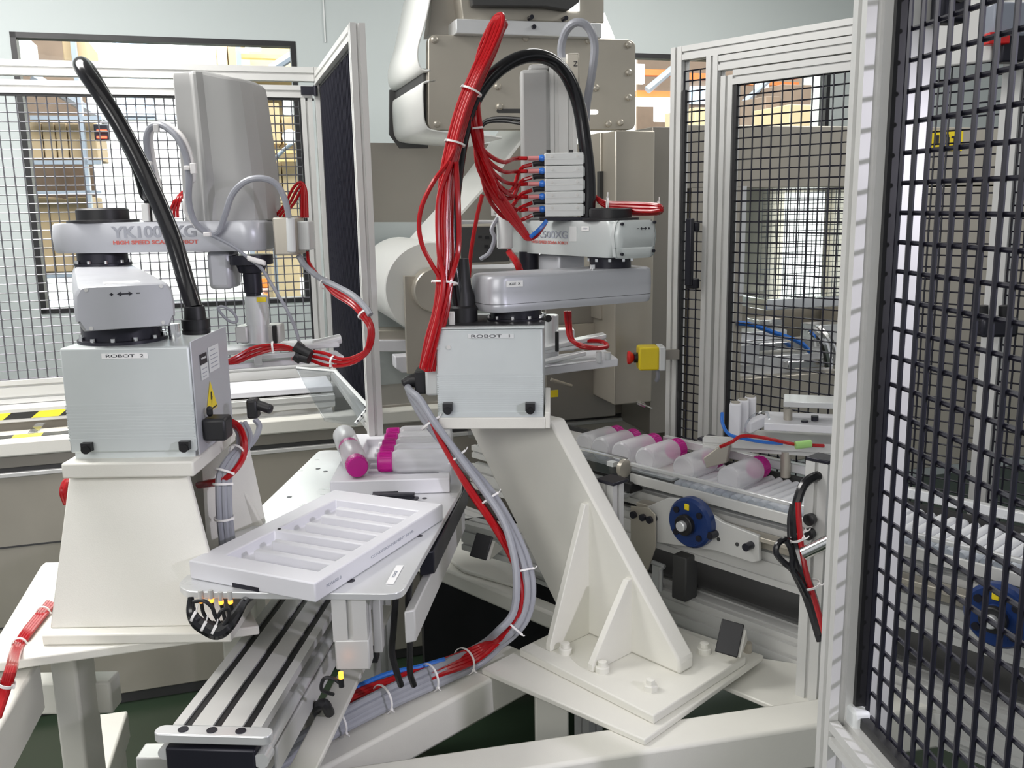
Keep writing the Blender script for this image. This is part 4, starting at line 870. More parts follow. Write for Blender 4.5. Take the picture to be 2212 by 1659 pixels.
# vertical axis tower
tc_ = J1 + d2_ * .262
def tower(c, ex, ey, wd, dp, z0, z1, top=.92, shift=0.):
    base = [(-.5, -.20), (-.5, .5), (.5, .5), (.5, -.18), (.44, -.34), (.10, -.40), (.04, -.50), (-.20, -.50), (-.24, -.40), (-.40, -.36)]
    rings = []
    for f, s in ((0, 1), (.9, .96 * (top + (1 - top) * .3)), (.97, top * .97), (1, top * .88)):
        rings.append([c + ex * (x * wd * s + shift * f) + ey * (y * dp * s) + Z * (z0 + (z1 - z0) * f) for x, y in base])
    mb = MB(); mb.loft(rings); return mb
mb = MB(); mb.cbox(V((.074, 2.60, (z21 + 2.00) / 2)), .078, .09, 2.00 - z21); mb.cbox(V((.085, 2.60, 2.005)), .055, .07, .02); part('axis_cover', mb, 'cover', R1, .010)
mb = MB(); mb.ext(V((.150, 2.595, z21)), V((.150, 2.595, 2.03)), .075, .05, Y, 2, 1, .012, .008); part('axis_rail', mb, 'alu', R1)
mb = MB(); p = at(1237, 150, 2.55); mb.cbox(p, .035, .02, .08); z_ = part('axis_bracket', mb, 'steel', R1, .004)
text('Z', .018, at(1243, 138, 2.535), X, Z, 'ink', z_)
mb = MB(); p = at(1090, 500, 2.56); mb.lathe(V((p.x, p.y, 1.53)), Z, [(0, .018), (.004, .022), (.10, .022), (.102, .016), (.108, .016), (.108, 0)], 28); part('tool_cylinder', mb, 'label', R1)
mb = MB(); mb.cbox(at(1072, 420, 2.62), .03, .03, .12); mb.cbox(at(1085, 455, 2.6), .05, .02, .015); part('tool_bracket', mb, 'alu', R1, .003)
jc = J1 + d2_ * .10; mb = MB(); mb.cbox(V((jc.x - .06, jc.y + .10, 1.478)), .10, .09, .075, -d2_, n2_); part('motor_cover', mb, 'robot', R1, .008)
mb = MB(); p = at(1143, 565, 2.6); mb.cyl(V((p.x, p.y, 1.30)), V((p.x, p.y, 1.52)), .012, 20); mb.cyl(V((p.x, p.y, 1.45)), V((p.x, p.y, 1.52)), .028, 24); part('spindle', mb, 'blackm', R1)
mb = MB(); mb.cyl(V((.205, 2.30, 1.489)), V((.205, 2.30, 1.500)), .007, 12); part('limit_stop', mb, 'chrome', R1)
# cable gland and side socket
g0 = at(1000, 705, 2.20); mb = MB(); mb.lathe(V((g0.x, g0.y, zt - .01)), Z, [(0, .036), (.045, .036), (.05, .030), (.075, .028), (.10, .022), (.16, .018), (.16, 0)], 24); part('cable_gland', mb, 'black', R1)
mb = MB(); mb.box(at(970, 706, 2.13), X * .014, Y * .01, Z * .035); mb.box(at(964, 709, 2.12), X * .03, Y * .03, Z * .004); part('gland_bracket', mb, 'alu', R1, .002)
mb = MB(); mb.box(B1 + V((-.030, .03, .045)), X * .030, Y * .10, Z * .066); part('socket_plate', mb, 'label', R1, .006)
mb = MB(); mb.cbox(B1 + V((-.043, .075, .075)), .026, .07, .055); mb.tube([B1 + V((-.05, .07, .075)), B1 + V((-.070, .065, .076)), B1 + V((-.088, .06, .070))], lambda t: .020 - .011 * t, 10); part('plug', mb, 'black', R1, .005)
# gripper head hanging behind
gp = at(1230, 775, 2.60); gz = gp.z
mb = MB(); mb.box(V((gp.x - .13, 2.50, gz - .035)), V((.26, .02, .025)), V((-.02, .18, 0)), Z * .022); part('gripper_plate', mb, 'hdpe', R1, .003)
mb = MB(); mb.box(V((gp.x - .11, 2.48, gz - .004)), V((.15, .01, .03)), V((-.005, .03, 0)), Z * .012); mb.box(V((gp.x - .11, 2.52, gz + .03)), V((.21, .02, .035)), V((-.005, .05, 0)), Z * .012); mb.box(V((gp.x - .10, 2.54, gz + .02)), V((.2, .0, .03)), V((0, .06, 0)), Z * .012); part('gripper_rail', mb, 'alu_b', R1, .003)
mb = MB(); mb.cyl(V((gp.x + .075, 2.50, gz + .005)), V((gp.x + .075, 2.50, gz + .035)), .008, 14); mb.cyl(V((gp.x + .10, 2.52, gz + .01)), V((gp.x + .10, 2.52, gz + .03)), .010, 14); part('gripper_pin', mb, 'alu_b', R1)
p = at(1190, 720, 2.58); mb = MB(); mb.cyl(V((p.x, p.y, gz)), V((p.x, p.y, gz + .13)), .022, 24); mb.cbox(V((p.x + .04, p.y, gz + .06)), .05, .05, .06); part('gripper_wrist', mb, 'alu_b', R1, .003)
mb = MB(); mb.cbox(at(1203, 738, 2.50), .010, .012, .055); mb.cyl(at(1184, 688, 2.52), at(1184, 688, 2.50), .010, 16); part('grip_finger', mb, 'black', R1, .002)
# valves (each of the five bolts on as a unit)
ords = ['topmost', 'second from the top', 'middle', 'fourth from the top', 'lowest']
VX = vb.x + .012; vtop = 1.6165 + .032 * 5; VALVE = None
def valve_proto():
    r_ = bpy.data.objects.new('valve', None); COL.objects.link(r_)
    mb = MB(); mb.box((0, 0, 0), X * .098, Y * .055, Z * .0305); mb.box((.10 - .004, .004, .004), X * .006, Y * .04, Z * .022); b_ = part('body', mb, 'label', r_, .002, local=True)
    mb = MB(); mb.box((0, -.0006, .015), X * .098, Y * .001, Z * .0008)
    for x in (.018, .082): mb.cyl((x, -.0015, .022), (x, .001, .022), .0035, 12)
    part('screw', mb, 'alu', r_, local=True)
    mb = MB(); mb.lathe((0, .02, .019), -X, [(0, .006), (.004, .009), (.010, .0085), (.014, .006), (.014, 0)], 18); part('push_fitting', mb, 'blued', r_, local=True).data.materials[0] = M['blue']
    mb = MB(); mb.cyl((-.012, .02, .019), (-.042, .02, .019), .0055, 12); part('hose_adapter', mb, 'adapt', r_, local=True)
    mb = MB(); mb.tube([V((0, .03, .006)), V((-.02, .03, .006)), V((-.03, .03, .004))], .007, 10); part('elbow', mb, 'black', r_, local=True)
    return r_
for i in range(5):
    o = valve_proto() if i == 0 else copy_tree(VALVE)
    if i == 0: VALVE = o
    o.location = (VX, 2.40, vtop - .032 * (i + 1) + (.001)); tag(o, 'white pneumatic valve on the right robot, ' + ords[i] + ' of the stack of five', 'valve', 'stack of pneumatic valves')
mb = MB()
for x in (.01, .068): mb.cbox(V((VX + x, 2.425, vtop + .004)), .010, .02, .007)
single('valve_clip', mb, 'black', 'pair of small black clips on top of the valve stack', 'clip')

# ================================================================ ROBOT 2 and its pedestal
tz = .87
tb = thing('robot_table', 'white steel table plate under the pedestal of ROBOT 2', 'table', V((-.9, 1.5, 0)))
q = [atz(*p, tz) for p in ((88, 1222), (98, 1214), (480, 1205), (560, 1352), (505, 1360), (-42, 1437))]
mb = MB(); mb.prism(q, -Z * .018); part('table_plate', mb, 'white', tb, .003)
def vbox(u0, u1, vv, Yc, z0, z1, dep, name, parent, m_='white', bev=.006):
    a, c = at(u0, vv, Yc), at(u1, vv, Yc); mb = MB(); mb.box(V((a.x, Yc, z0)), X * (c.x - a.x), Y * dep, Z * (z1 - z0)); return part(name, mb, m_, parent, bev)
vbox(112, 168, 1480, 1.65, 0, tz - .018, .08, 'leg', tb); vbox(480, 560, 1400, 1.95, 0, tz - .018, .08, 'leg', tb)
a, c = atz(70, 1452, tz - .03), atz(-40, 1640, tz - .03); d, n = oriented(a, c)
mb = MB(); mb.box(a - d * .05 - Z * .10, d * .9, n * -.07, Z * .10); part('side_beam', mb, 'white', tb, .006)
a, c = at(0, 1545, 1.62), at(190, 1545, 1.62); mb = MB(); mb.box(V((a.x - .3, 1.72, a.z - .06)), X * (c.x - a.x + .3), Y * .05, Z * .07); part('cross_beam', mb, 'white', tb, .005)
bp = thing('floor_beam', 'white box beam low on the floor beside the actuator end', 'beam', atz(240, 1600, .12))
a, c = atz(207, 1543, .33), atz(150, 1690, .33); d, n = oriented(c, a); w_ = (atz(280, 1540, .33) - atz(212, 1545, .33)).length
mb = MB(); mb.box(c - d * .5 - Z * .08, d * ((a - c).length + .5), n * -w_, Z * .08); part('tube', mb, 'white', bp, .006)
mb = MB(); mb.box(V((a.x + .03, a.y - .10, 0)), X * .06, Y * .06, Z * .26); part('foot', mb, 'white', bp, .004)
mb = MB(); p = atz(290, 1620, .45); mb.box(V((p.x, p.y, .36)), X * .25, Y * .06, Z * .07); mb.box(V((p.x + .02, p.y + .0, 0)), X * .06, Y * .06, Z * .36); single('support_bracket', mb, 'alu', 'grey support bracket behind the actuator end plate, low on the left', 'bracket', bevel=.004)
# pedestal
p2 = thing('robot_pedestal', 'white tapered pedestal under the ROBOT 2 box', 'pedestal', V((-.75, 1.7, tz)))
def tp(u, v, Yc): return at(u, v, Yc)
top = 1.187
a, c = at(131, 1008, 1.672), at(418, 1008, 1.672)
mb = MB(); mb.box(V((a.x, 1.672, top - .030)), X * (c.x - a.x), Y * .27, Z * .030); part('top_plate', mb, 'white', p2, .004)
tl2, tr2 = at(150, 1036, 1.70), at(405, 1036, 1.70); bl2, br2 = at(104, 1330, 1.60), at(490, 1330, 1.60)
zb2 = tz + .02
def fp(a_, b_): return V((a_.x, a_.y, zb2)) if b_ else V((a_.x, a_.y, top - .03))
F4 = [fp(tl2, 0), fp(tr2, 0), fp(br2, 1), fp(bl2, 1)]
mb = MB(); mb.prism(F4, V((0, .014, 0))); part('front_plate', mb, 'white', p2, .003)
F5 = [p + V((.0, .20, 0)) for p in F4[:2]] + [p + V((.03, .30, 0)) for p in F4[2:]]
mb = MB(); mb.prism(F5, V((0, .014, 0))); part('back_plate', mb, 'white', p2, .003)
mb = MB(); mb.prism([F4[0] + V((.06, .018, 0)), F5[0] + X * .06, F5[3] + X * .06, F4[3] + V((.06, .018, 0))], X * .014); part('web_plate', mb, 'white', p2, .002)
gq = [at(517, 995, 1.93), at(557, 1095, 1.80), at(560, 1150, 1.75), at(480, 1150, 1.9)]
mb = MB(); gb = V((c.x, 1.93, 0)); mb.prism([V((gb.x - .04, gb.y - .1, top - .03)), V((gb.x + .015, gb.y, top - .03)), V((gb.x + .06, gb.y - .02, zb2)), V((gb.x - .04, gb.y - .12, zb2))], V((.012, .012, 0))); part('gusset', mb, 'white', p2, .002)
bq = [atz(u, v, zb2) for u, v in ((86, 1334), (496, 1334))]
bq = [at(u, 1345, 1.572) for u in (86, 496)]
mb = MB(); mb.box(V((bq[0].x, 1.572, tz)), X * (bq[1].x - bq[0].x), Y * .46, Z * .02); part('base_plate', mb, 'white', p2, .003)

B2 = V((at(140, 870, 1.70).x, 1.70, top)); W2 = at(417, 870, 1.70).x - B2.x; D2 = .222; H2 = .214
R2 = thing('industrial_robot', 'grey long armed robot on the tapered white pedestal, labelled ROBOT 2', 'robot', B2 + V((W2 / 2, D2 / 2, 0)))
mb = MB(); mb.box(B2 + Z * .012, X * W2, Y * D2, Z * (H2 - .012)); bx = part('base_box', mb, 'robot_l', R2, .004)
mb = MB(); mb.box(B2 + V((.006, .006, 0)), X * (W2 - .012), Y * (D2 - .01), Z * .012)
for i in range(12): mb.box(B2 + V((0, -.0003, .036 + i * .006)), X * W2, Y * .003, Z * .004)
q = make('ribbed_band', mb, 'robot_l'); q.parent = bx
mb = MB()
for s in (.036, W2 - .020): c = B2 + V((s, 0, .024)); mb.cyl(c - Y * .016 - Z * .002, c, .0085, 16); mb.cbox(c - Y * .006 + Z * .002, .019, .014, .016)
q = make('socket_bolt', mb, 'black'); q.parent = bx
mb = MB(); c = B2 + V((W2 * .505, -.0012, .198)); mb.cbox(c, .086, .0016, .010); lb = part('name_label', mb, 'labelw', R2); text('ROBOT  2', .0085, c - Y * .0012, X, Z, 'ink', lb, width=.070)
sf = B2 + X * (W2 + .0005)
mb = MB(); mb.box(sf + V((0, .004, .004)), X * .003, Y * (D2 - .004), Z * (H2 + .004)); sp = part('side_cover', mb, 'robot', R2, .001)
def sst(name, y0, y1, z0, z1, m_, off=.0036): mb = MB(); mb.box(sf + V((off, y0, z0)), X * .0006, Y * (y1 - y0), Z * (z1 - z0)); q = make(name, mb, m_); q.parent = sp; return q
sst('dark_sticker', .045, .085, .170, .190, 'blackm'); lb = sst('info_sticker', .045, .088, .140, .169, 'label'); l2 = sst('info_sticker', .095, .160, .146, .196, 'label')
for i, (l_, z_) in enumerate((('WARNING', .181),)): text(l_, .006, sf + V((.0046, .065, z_)), Y, Z, 'labelw', sp, width=.028)
mb = MB()
for y0, y1, z in ((.105, .135, .188), (.105, .150, .178), (.105, .150, .170), (.105, .145, .162), (.105, .150, .154), (.052, .080, .160), (.052, .078, .152), (.052, .074, .145)): mb.box(sf + V((.0043, y0, z)), X * .0003, Y * (y1 - y0), Z * .0016)
q = make('print_lines', mb, 'inkg'); q.parent = sp
mb = MB(); yc = .092; mb.prism([sf + V((.0036, yc - .034, .072)), sf + V((.0036, yc + .034, .072)), sf + V((.0036, yc, .130))], X * .0008); q = make('hazard_sticker', mb, 'yellow'); q.parent = sp
mb = MB(); o_ = sf + V((.0046, yc, .097)); mb.prism([o_ + V((0, y_, z_)) for y_, z_ in ((-.003, .012), (.004, .012), (.001, .002), (.005, .002), (-.003, -.014), (-.001, -.003), (-.005, -.003))], X * .0004); mb.box(sf + V((.0045, yc - .028, .074)), X * .0004, Y * .056, Z * .003); w_ = make('bolt_symbol', mb, 'ink'); w_.parent = sp
K0 = V((at(266, 725, 1.80).x, 1.80, 0)); K1 = V((at(222, 555, 2.27).x, 2.27, 0))
zt2 = top + H2
disc_joint(K0, zt2, 1.437, .073, R2, 12)
mb = MB(); mb.cyl(V((K0.x + .105, 1.79, zt2)), V((K0.x + .105, 1.79, zt2 + .020)), .011, 16); mb.cyl(V((K0.x + .105, 1.79, zt2 + .02)), V((K0.x + .105, 1.79, zt2 + .032)), .011, 16); part('limit_stop', mb, 'chrome', R2)
kd, kn = oriented(K0, K1)
zA0, zA1 = at(260, 712, 1.64).z, at(260, 616, 1.64).z
sec = [(-.072, 0), (.072, 0), (.081, .22), (.0835, .225), (.084, .5), (.082, .80), (.074, .97), (.068, 1), (-.068, 1), (-.074, .97), (-.082, .80), (-.084, .5), (-.0835, .225), (-.081, .22)]
def ring2(s, k=1., kz=0.): return [K0 + kd * s - kn * (x * k) + Z * (zA0 + (zA1 - zA0) * (f * (1 - 2 * kz) + kz)) for x, f in sec]
mb = MB(); L2 = (K1 - K0).length; mb.loft([ring2(-.172, .94, .03), ring2(-.166, .985, .005), ring2(-.155), ring2(L2 * .6, .92), ring2(L2 + .06, .85, .0), ring2(L2 + .075, .78, .03)]); a1 = part('lower_arm', mb, 'robot', R2, ang=28)
fc = K0 - kd * .1725
mb = MB(); arrow(mb, fc + Z * (zA0 + (zA1 - zA0) * .80), -kn, Z, .026, -1)
q = make('direction_arrow', mb, 'ink'); q.parent = a1
mb = MB(); mb.cbox(fc + Z * (zA0 + (zA1 - zA0) * .23) + kd * .004, .158, .006, .0012, -kn, kd); q = make('cover_seam', mb, 'dark'); q.parent = a1
mb = MB()
for x, f in ((-.062, .93), (.062, .93), (-.060, .07), (.060, .10)): p = fc - kn * x + Z * (zA0 + (zA1 - zA0) * f); mb.cyl(p - kd * .001, p + kd * .012, .0035, 12)
q = make('cover_screw', mb, 'alu'); q.parent = a1
mb = MB(); mb.cbox(K0 - kd * .115 + Z * (zA1 + .0006), .060, .045, .0012, -kn, kd); q = make('white_sticker', mb, 'labelw'); q.parent = a1
zU0, zU1 = at(300, 545, 2.20).z, at(300, 480, 2.20).z
disc_joint(K1, zA1, zU0 + .002, .058, R2, 10)
K2 = V((at(585, 520, 2.24).x, 2.24, 0))
kd2, kn2 = oriented(K1, K2)
pa = stadium(K1, K2, .150, .098, .0, sq=.30, k=8)
pa = [p for p in pa]
a2_ = part('upper_arm', arm_mesh(pa, zU0, zU1, [(0, .007), (.10, .002), (.5, 0), (.93, .002), (1, .008)]), 'robot', R2, ang=45)
ft = K1 - kn2 * .0752
tcx = ft + kd2 * ((at(345, 500, 2.2).x - K1.x))
text('YK1000XG', .036, tcx + Z * (zU0 + (zU1 - zU0) * .66) - kn2 * .0006, kd2, Z, 'cable', a2_, width=.205, bold=.0012)
text('HIGH SPEED SCARA ROBOT', .012, tcx + Z * (zU0 + (zU1 - zU0) * .33) - kn2 * .0006, kd2, Z, 'inkr', a2_, width=.205, bold=.0004)
mb = MB(); p = V((K1.x + .01, K1.y, zU1)); mb.lathe(p, Z, [(0, .082), (.006, .082), (.007, .060), (.030, .060), (.034, .055), (.034, 0)], 36); part('joint_cap', mb, 'black', R2)
tw0, tw1 = at(395, 480, 2.20).x, at(578, 480, 2.20).x
tcn = V(((tw0 + tw1) / 2, 2.28, 0))
ztw = at(470, 152, 2.22).z
mb = MB()
base = [(-.50, -.40), (-.26, -.44), (-.22, -.52), (-.17, -.52), (-.10, -.46), (.16, -.46), (.24, -.44), (.34, -.38), (.45, -.22), (.50, .0), (.47, .5), (-.5, .5)]
rings = []
for f, sx_, sy_, sh in ((0, 1, 1, 0), (.30, .99, 1, 0), (.90, .925, .97, -.008), (.975, .91, .95, -.010), (1, .88, .90, -.012)):
    rings.append([tcn + X * (x * (tw1 - tw0) * sx_ + sh) + Y * (y * .17 * sy_) + Z * (zU1 - .002 + (ztw - (.012 if x > 0 else 0) * f * (x + .3) * 2 - zU1) * f) for x, y in base])
mb.loft(rings); part('axis_cover', mb, 'cover', R2, .003, ang=22)
mb = MB(); a, c = at(585, 470, 2.18), at(640, 552, 2.18); mb.box(V((a.x, 2.19, c.z)), X * (c.x - a.x), Y * .10, Z * (a.z - c.z)); part('end_block', mb, 'steel', R2, .004)
mb = MB(); a, c = at(642, 478, 2.22), at(672, 540, 2.22); mb.box(V((a.x, 2.21, c.z)), X * (c.x - a.x), Y * .06, Z * (a.z - c.z)); mb.cyl(at(627, 470, 2.17), at(630, 545, 2.17), .010, 14); part('manifold', mb, 'label', R2, .003)
mb = MB(); p = at(480, 590, 2.24); mb.lathe(V((p.x, 2.26, at(480, 624, 2.24).z)), Z, [(0, .045), (.006, .052), (.10, .054), (.10, 0)], 4); mb = MB(); mb.cbox(V((p.x, 2.26, (zU0 + at(480, 624, 2.24).z) / 2)), at(507, 590, 2.2).x - at(455, 590, 2.2).x, .09, zU0 - at(480, 624, 2.24).z); part('motor_cover', mb, 'robot', R2, .012)
S2 = V((at(545, 600, 2.25).x, 2.25, 0)); zz = lambda v: at(545, v, 2.25).z
mb = MB(); mb.lathe(V((S2.x, S2.y, zz(640))), Z, [(0, .018), (.008, .018), (.009, .022), (zz(590) - zz(640), .022), (zz(588) - zz(640), .03), (zz(572) - zz(640), .036), (zz(570) - zz(640), .052), (zz(550) - zz(640), .052), (zz(550) - zz(640), 0)], 28); part('spindle', mb, 'blackm', R2)
mb = MB(); mb.lathe(V((S2.x + .006, S2.y, zz(740))), Z, [(0, .026), (zz(700) - zz(740), .026), (zz(700) - zz(740), .028), (zz(640) - zz(740), .028), (zz(638) - zz(740), .024), (zz(638) - zz(740), 0)], 32); part('tool_cylinder', mb, 'alu_b', R2)
mb = MB(); mb.cbox(V((S2.x + .026, S2.y - .028, zz(645))), .022, .003, .011); part('yellow_tag', mb, 'yellow', R2)
mb = MB(); mb.cbox(V((S2.x + .01, S2.y + .02, zz(722))), .10, .05, .045); mb.cbox(V((S2.x - .03, S2.y, zz(720))), .03, .05, .04); part('gripper_body', mb, 'alu', R2, .004)
mb = MB(); mb.cbox(V((S2.x + .048, S2.y - .01, zz(722))), .010, .012, .045); part('grip_finger', mb, 'black', R2, .002)
gx = V((.93, .36, 0)).normalized(); gy = V((-.36, .93, 0)).normalized(); gc = V((S2.x + .04, S2.y + .02, zz(752)))
mb = MB(); mb.cbox(gc, .30, .10, .012, gx, gy); mb.cbox(gc - Z * .035 + gx * .02, .28, .10, .014, gx, gy); part('gripper_plate', mb, 'hdpe', R2, .003)
mb = MB(); mb.cbox(gc - Z * .015 - gy * .05, .20, .016, .012, gx, gy); mb.cyl(gc + gx * .09 - gy * .02, gc + gx * .16 - gy * .02 + Z * .012, .012, 14); mb.cbox(gc - gx * .05 - gy * .05 - Z * .02, .02, .02, .03, gx, gy); mb.cbox(gc + gx * .07 - gy * .05 - Z * .02, .02, .02, .03, gx, gy); part('gripper_rail', mb, 'alu_b', R2, .002)
mb = MB(); mb.cbox(gc - gx * .10 - gy * .052 - Z * .018, .022, .004, .010, gx, gy); mb.cbox(gc + gx * .04 - gy * .052 - Z * .024, .02, .004, .012, gx, gy); part('orange_mark', mb, 'adapt', R2)
g2 = at(425, 725, 1.88); mb = MB(); mb.lathe(V((g2.x, g2.y, zt2 - .004)), Z, [(0, .028), (.012, .028), (.012, .026), (.016, .026), (.016, .028), (.034, .028), (.034, .022), (.060, .020), (.060, 0)], 24); part('cable_gland', mb, 'black', R2)
mb = MB(); p = at(322, 470, 2.22); mb.lathe(V((p.x, p.y + .02, zU1)), Z, [(0, .020), (.03, .020), (.03, .017), (.05, .016), (.09, .012), (.09, 0)], 20); part('hose_gland', mb, 'black', R2)
mb = MB(); p = at(320, 475, 2.20); mb.cbox(V((p.x - .004, p.y, zU1 + .022)), .016, .012, .042); mb.cbox(V((p.x + .02, p.y, zU1 + .016)), .016, .012, .03); part('fitting', mb, 'alu', R2, .002)
# plugs at the right of the box
mb = MB(); c = sf + V((.026, .05, .046)); mb.cbox(c, .045, .05, .044); mb.cyl(c + V((-.01, -.01, .024)), c + V((-.01, -.01, .045)), .006, 10); part('plug', mb, 'black', R2, .008)
mb = MB(); c = sf + V((.075, .13, .066)); mb.cbox(c, .022, .03, .040); mb.cyl(c + V((0, 0, .01)), c + V((.04, -.01, -.002)), .010, 12); part('plug', mb, 'black', R2, .005)
# ================================================================ TRAYS, PLATE, ACTUATOR
ZP = .978
pl = thing('index_plate', 'aluminium plate with rounded corners carrying the slotted white tray', 'plate', atz(650, 1200, ZP))
def rounded(pts, r, k=4):
    out = []; n = len(pts)
    for i in range(n):
        p0, p1, p2 = pts[i - 1], pts[i], pts[(i + 1) % n]; a = (p0 - p1).normalized(); b = (p2 - p1).normalized()
        rr = min(r, (p0 - p1).length * .4, (p2 - p1).length * .4); A_, B_ = p1 + a * rr, p1 + b * rr
        for j in range(k + 1): t = j / k; out.append(A_ * (1 - t) ** 2 + p1 * 2 * t * (1 - t) + B_ * t * t)
    return out
P = rounded([atz(u, v, ZP) for u, v in ((383, 1262), (402, 1278), (868, 1283), (1000, 1050), (960, 975), (690, 972), (560, 1097))], .03)
mb = MB(); mb.prism(P, -Z * .013); part('plate', mb, 'alu_b', pl, .0015)
for u, v in ((770, 1233), (757, 1254), (912, 1147), (907, 1157), (625, 1073), (687, 1012), (703, 1018), (917, 1076)): mb = MB(); p = atz(u, v, ZP + .0006); mb.cyl(p - Z * .001, p, .0085 if v > 1200 else .006, 18); part('screw_hole', mb, 'blackm', pl)
a, c = atz(850, 1262, ZP + .001), atz(872, 1222, ZP + .001); d, n = oriented(a, c)
mb = MB(); mb.box(a - n * .0, d * (c - a).length, n * .014, Z * .0008); lb = part('name_label', mb, 'labelw', pl); text('POSAGE', .008, (a + c) / 2 + n * .007 + Z * .0012, d, n, 'inkg', lb, width=.03)
TW, TL, TH_ = .283, .462, .036
def tray_mesh():
    h0 = .012; xs = [0, .045, .080, TW - .028, TW]; ys = [0]; low = set()
    y = .048; pk, dv = .0365, .0165
    for i in range(7): ys += [y, y + pk]; y += pk + dv
    ys.append(TL); mb = MB(); vid = {}
    for j in range(1, len(ys) - 2):
        pocket = j % 2 == 1
        if pocket or j != 6: low.add((1, j))
        if pocket: low.add((2, j))
    def vx(i, j, z):
        k = (i, j, z)
        if k not in vid: vid[k] = len(mb.v); mb.v.append((xs[i], ys[j], z))
        return vid[k]
    nx, ny = len(xs) - 1, len(ys) - 1; H = lambda i, j: (h0 if (i, j) in low else TH_) if 0 <= i < nx and 0 <= j < ny else 0
    for i in range(nx):
        for j in range(ny):
            z = H(i, j); mb.f.append([vx(i, j, z), vx(i + 1, j, z), vx(i + 1, j + 1, z), vx(i, j + 1, z)])
            mb.f.append([vx(i, j + 1, 0), vx(i + 1, j + 1, 0), vx(i + 1, j, 0), vx(i, j, 0)])
            for di, dj, p, q in ((1, 0, (i + 1, j), (i + 1, j + 1)), (-1, 0, (i, j + 1), (i, j)), (0, 1, (i + 1, j + 1), (i, j + 1)), (0, -1, (i, j), (i + 1, j))):
                z2 = H(i + di, j + dj)
                if z > z2: mb.f.append([vx(*p, z2), vx(*q, z2), vx(*q, z), vx(*p, z)])
    return mb
def make_tray(label, M4):
    o = bpy.data.objects.new('bottle_tray', None); COL.objects.link(o)
    part('block', tray_mesh(), 'hdpe', o, .0028, local=True, ang=30, dis=True)
    mb = MB(); mb.cyl((.05, .20, TH_ - .001), (.05, .20, TH_), .004, 12); mb.box((.10, -.0005, .0), X * .06, Y * .004, Z * .008); part('clip', mb, 'blackm', o, local=True)
    text('CONDITIONNEMENT 50 ML', .0075, V((TW + .0003, .255, .018)), Y, Z, 'inkg', o, width=.16)
    text('POSAGE 2', .0075, V((TW + .0003, .055, .018)), Y, Z, 'inkg', o, width=.045)
    o.matrix_world = M4; return tag(o, label, 'tray', 'white bottle trays')
zT = ZP + TH_
f0, f1 = atz(680, 1261, zT), atz(385, 1214, zT); fb = atz(952, 1092, zT)
ty = (fb - f0).normalized(); tx = V((ty.y, -ty.x, 0))
org = f0 - tx * TW
make_tray('empty slotted white plastic tray in front on the aluminium plate', Matrix(((tx.x, ty.x, 0, org.x), (tx.y, ty.y, 0, org.y), (0, 0, 1, ZP + .0005), (0, 0, 0, 1))))
h0 = atz(712, 1041, zT); h1 = atz(986, 1033, zT); tx = (h1 - h0).normalized(); ty = V((-tx.y, tx.x, 0)); TB = (h0.copy(), tx.copy(), ty.copy())
make_tray('white plastic tray behind, filled with pink capped bottles', Matrix(((tx.x, ty.x, 0, h0.x), (tx.y, ty.y, 0, h0.y), (0, 0, 1, ZP + .0005), (0, 0, 0, 1))))
def TBp(x, y, z): return TB[0] + TB[1] * x + TB[2] * y + Z * (z - zT)
on = ['nearest', 'second nearest', 'middle', 'second farthest', 'farthest']
for i in range(5):
    place_bottle(TBp(.284, .072 + .061 * i, zT + BR * .88 - .004), -tx, 'bottle lying crosswise on the back tray, ' + on[i] + ' of the row', 'bottles lying crosswise on the back tray', .88, 1.08)
pa, pb = at(778, 1012, 2.13), at(757, 962, 2.30)
dv = V((-.10, .36, 0)).normalized()
s0 = TBp(.066, .012, zT + BR * .88)
place_bottle(s0 + dv * .166, -dv, 'front bottle of the pair lying lengthwise on the back tray, pink cap facing the viewer', 'bottles lying lengthwise on the back tray', .90, 1.0)
place_bottle(s0 + dv * .332, -dv, 'rear bottle of the pair lying lengthwise on the back tray, cap against the front one', 'bottles lying lengthwise on the back tray', .90, 1.0)
mb = MB(); mb.cbox(at(850, 1071, 2.06), .10, .02, .012, (.99, -.06, 0), (.06, .99, 0)); mb.cbox(at(858, 1080, 2.04), .09, .05, .006, (.98, -.2, 0), (.2, .98, 0)); single('locking_pin', mb, 'blackm', 'black locking bar between the two white trays', 'bar', bevel=.002)
# sensors under the plate
names = ['leftmost', 'second from the left', 'third from the left', 'rightmost']
for i, (u, v) in enumerate(((434, 1289), (456, 1288), (477, 1292), (497, 1291))):
    p = at(u, v, atz(u, 1285, ZP).y + .012); s_ = thing('light_sensor', 'small sensor with glowing amber light under the aluminium plate, ' + names[i] + ' of four', 'sensor', p, 'amber sensors under the plate')
    mb = MB(); mb.cyl(p + Z * .012, p - Z * .004, .0045, 12); part('body', mb, 'alu', s_)
    mb = MB(); mb.lathe(p - Z * .004, -Z, [(0, .0045), (.006, .0045), (.008, .003), (.008, 0)], 14); part('light', mb, 'led', s_)
    q0 = p - Z * .012; mb = MB(); mb.tube([q0, q0 - Z * .022 + X * .003, q0 - Z * .045 + X * (.018 - .006 * i), V((at(470, 1350, p.y).x - .02 + .008 * i, p.y + .01, at(470, 1350, p.y).z)), at(466, 1366, p.y + .01)], .0035, 8); part('lead', mb, 'black', s_)
mb = MB(); mb.tube(px([(412, 1290, 1.47), (413, 1320, 1.46), (424, 1342, 1.46), (445, 1356, 1.46), (470, 1366, 1.46), (492, 1352, 1.47), (512, 1325, 1.50), (528, 1300, 1.54), (545, 1285, 1.60)]), lambda t: .005 + .007 * math.sin(math.pi * min(1, t * 1.2)) + .003 * t, 10)
single('black_cable', mb, 'gloss', 'black lead bundle looping under the four amber sensors', 'cable')
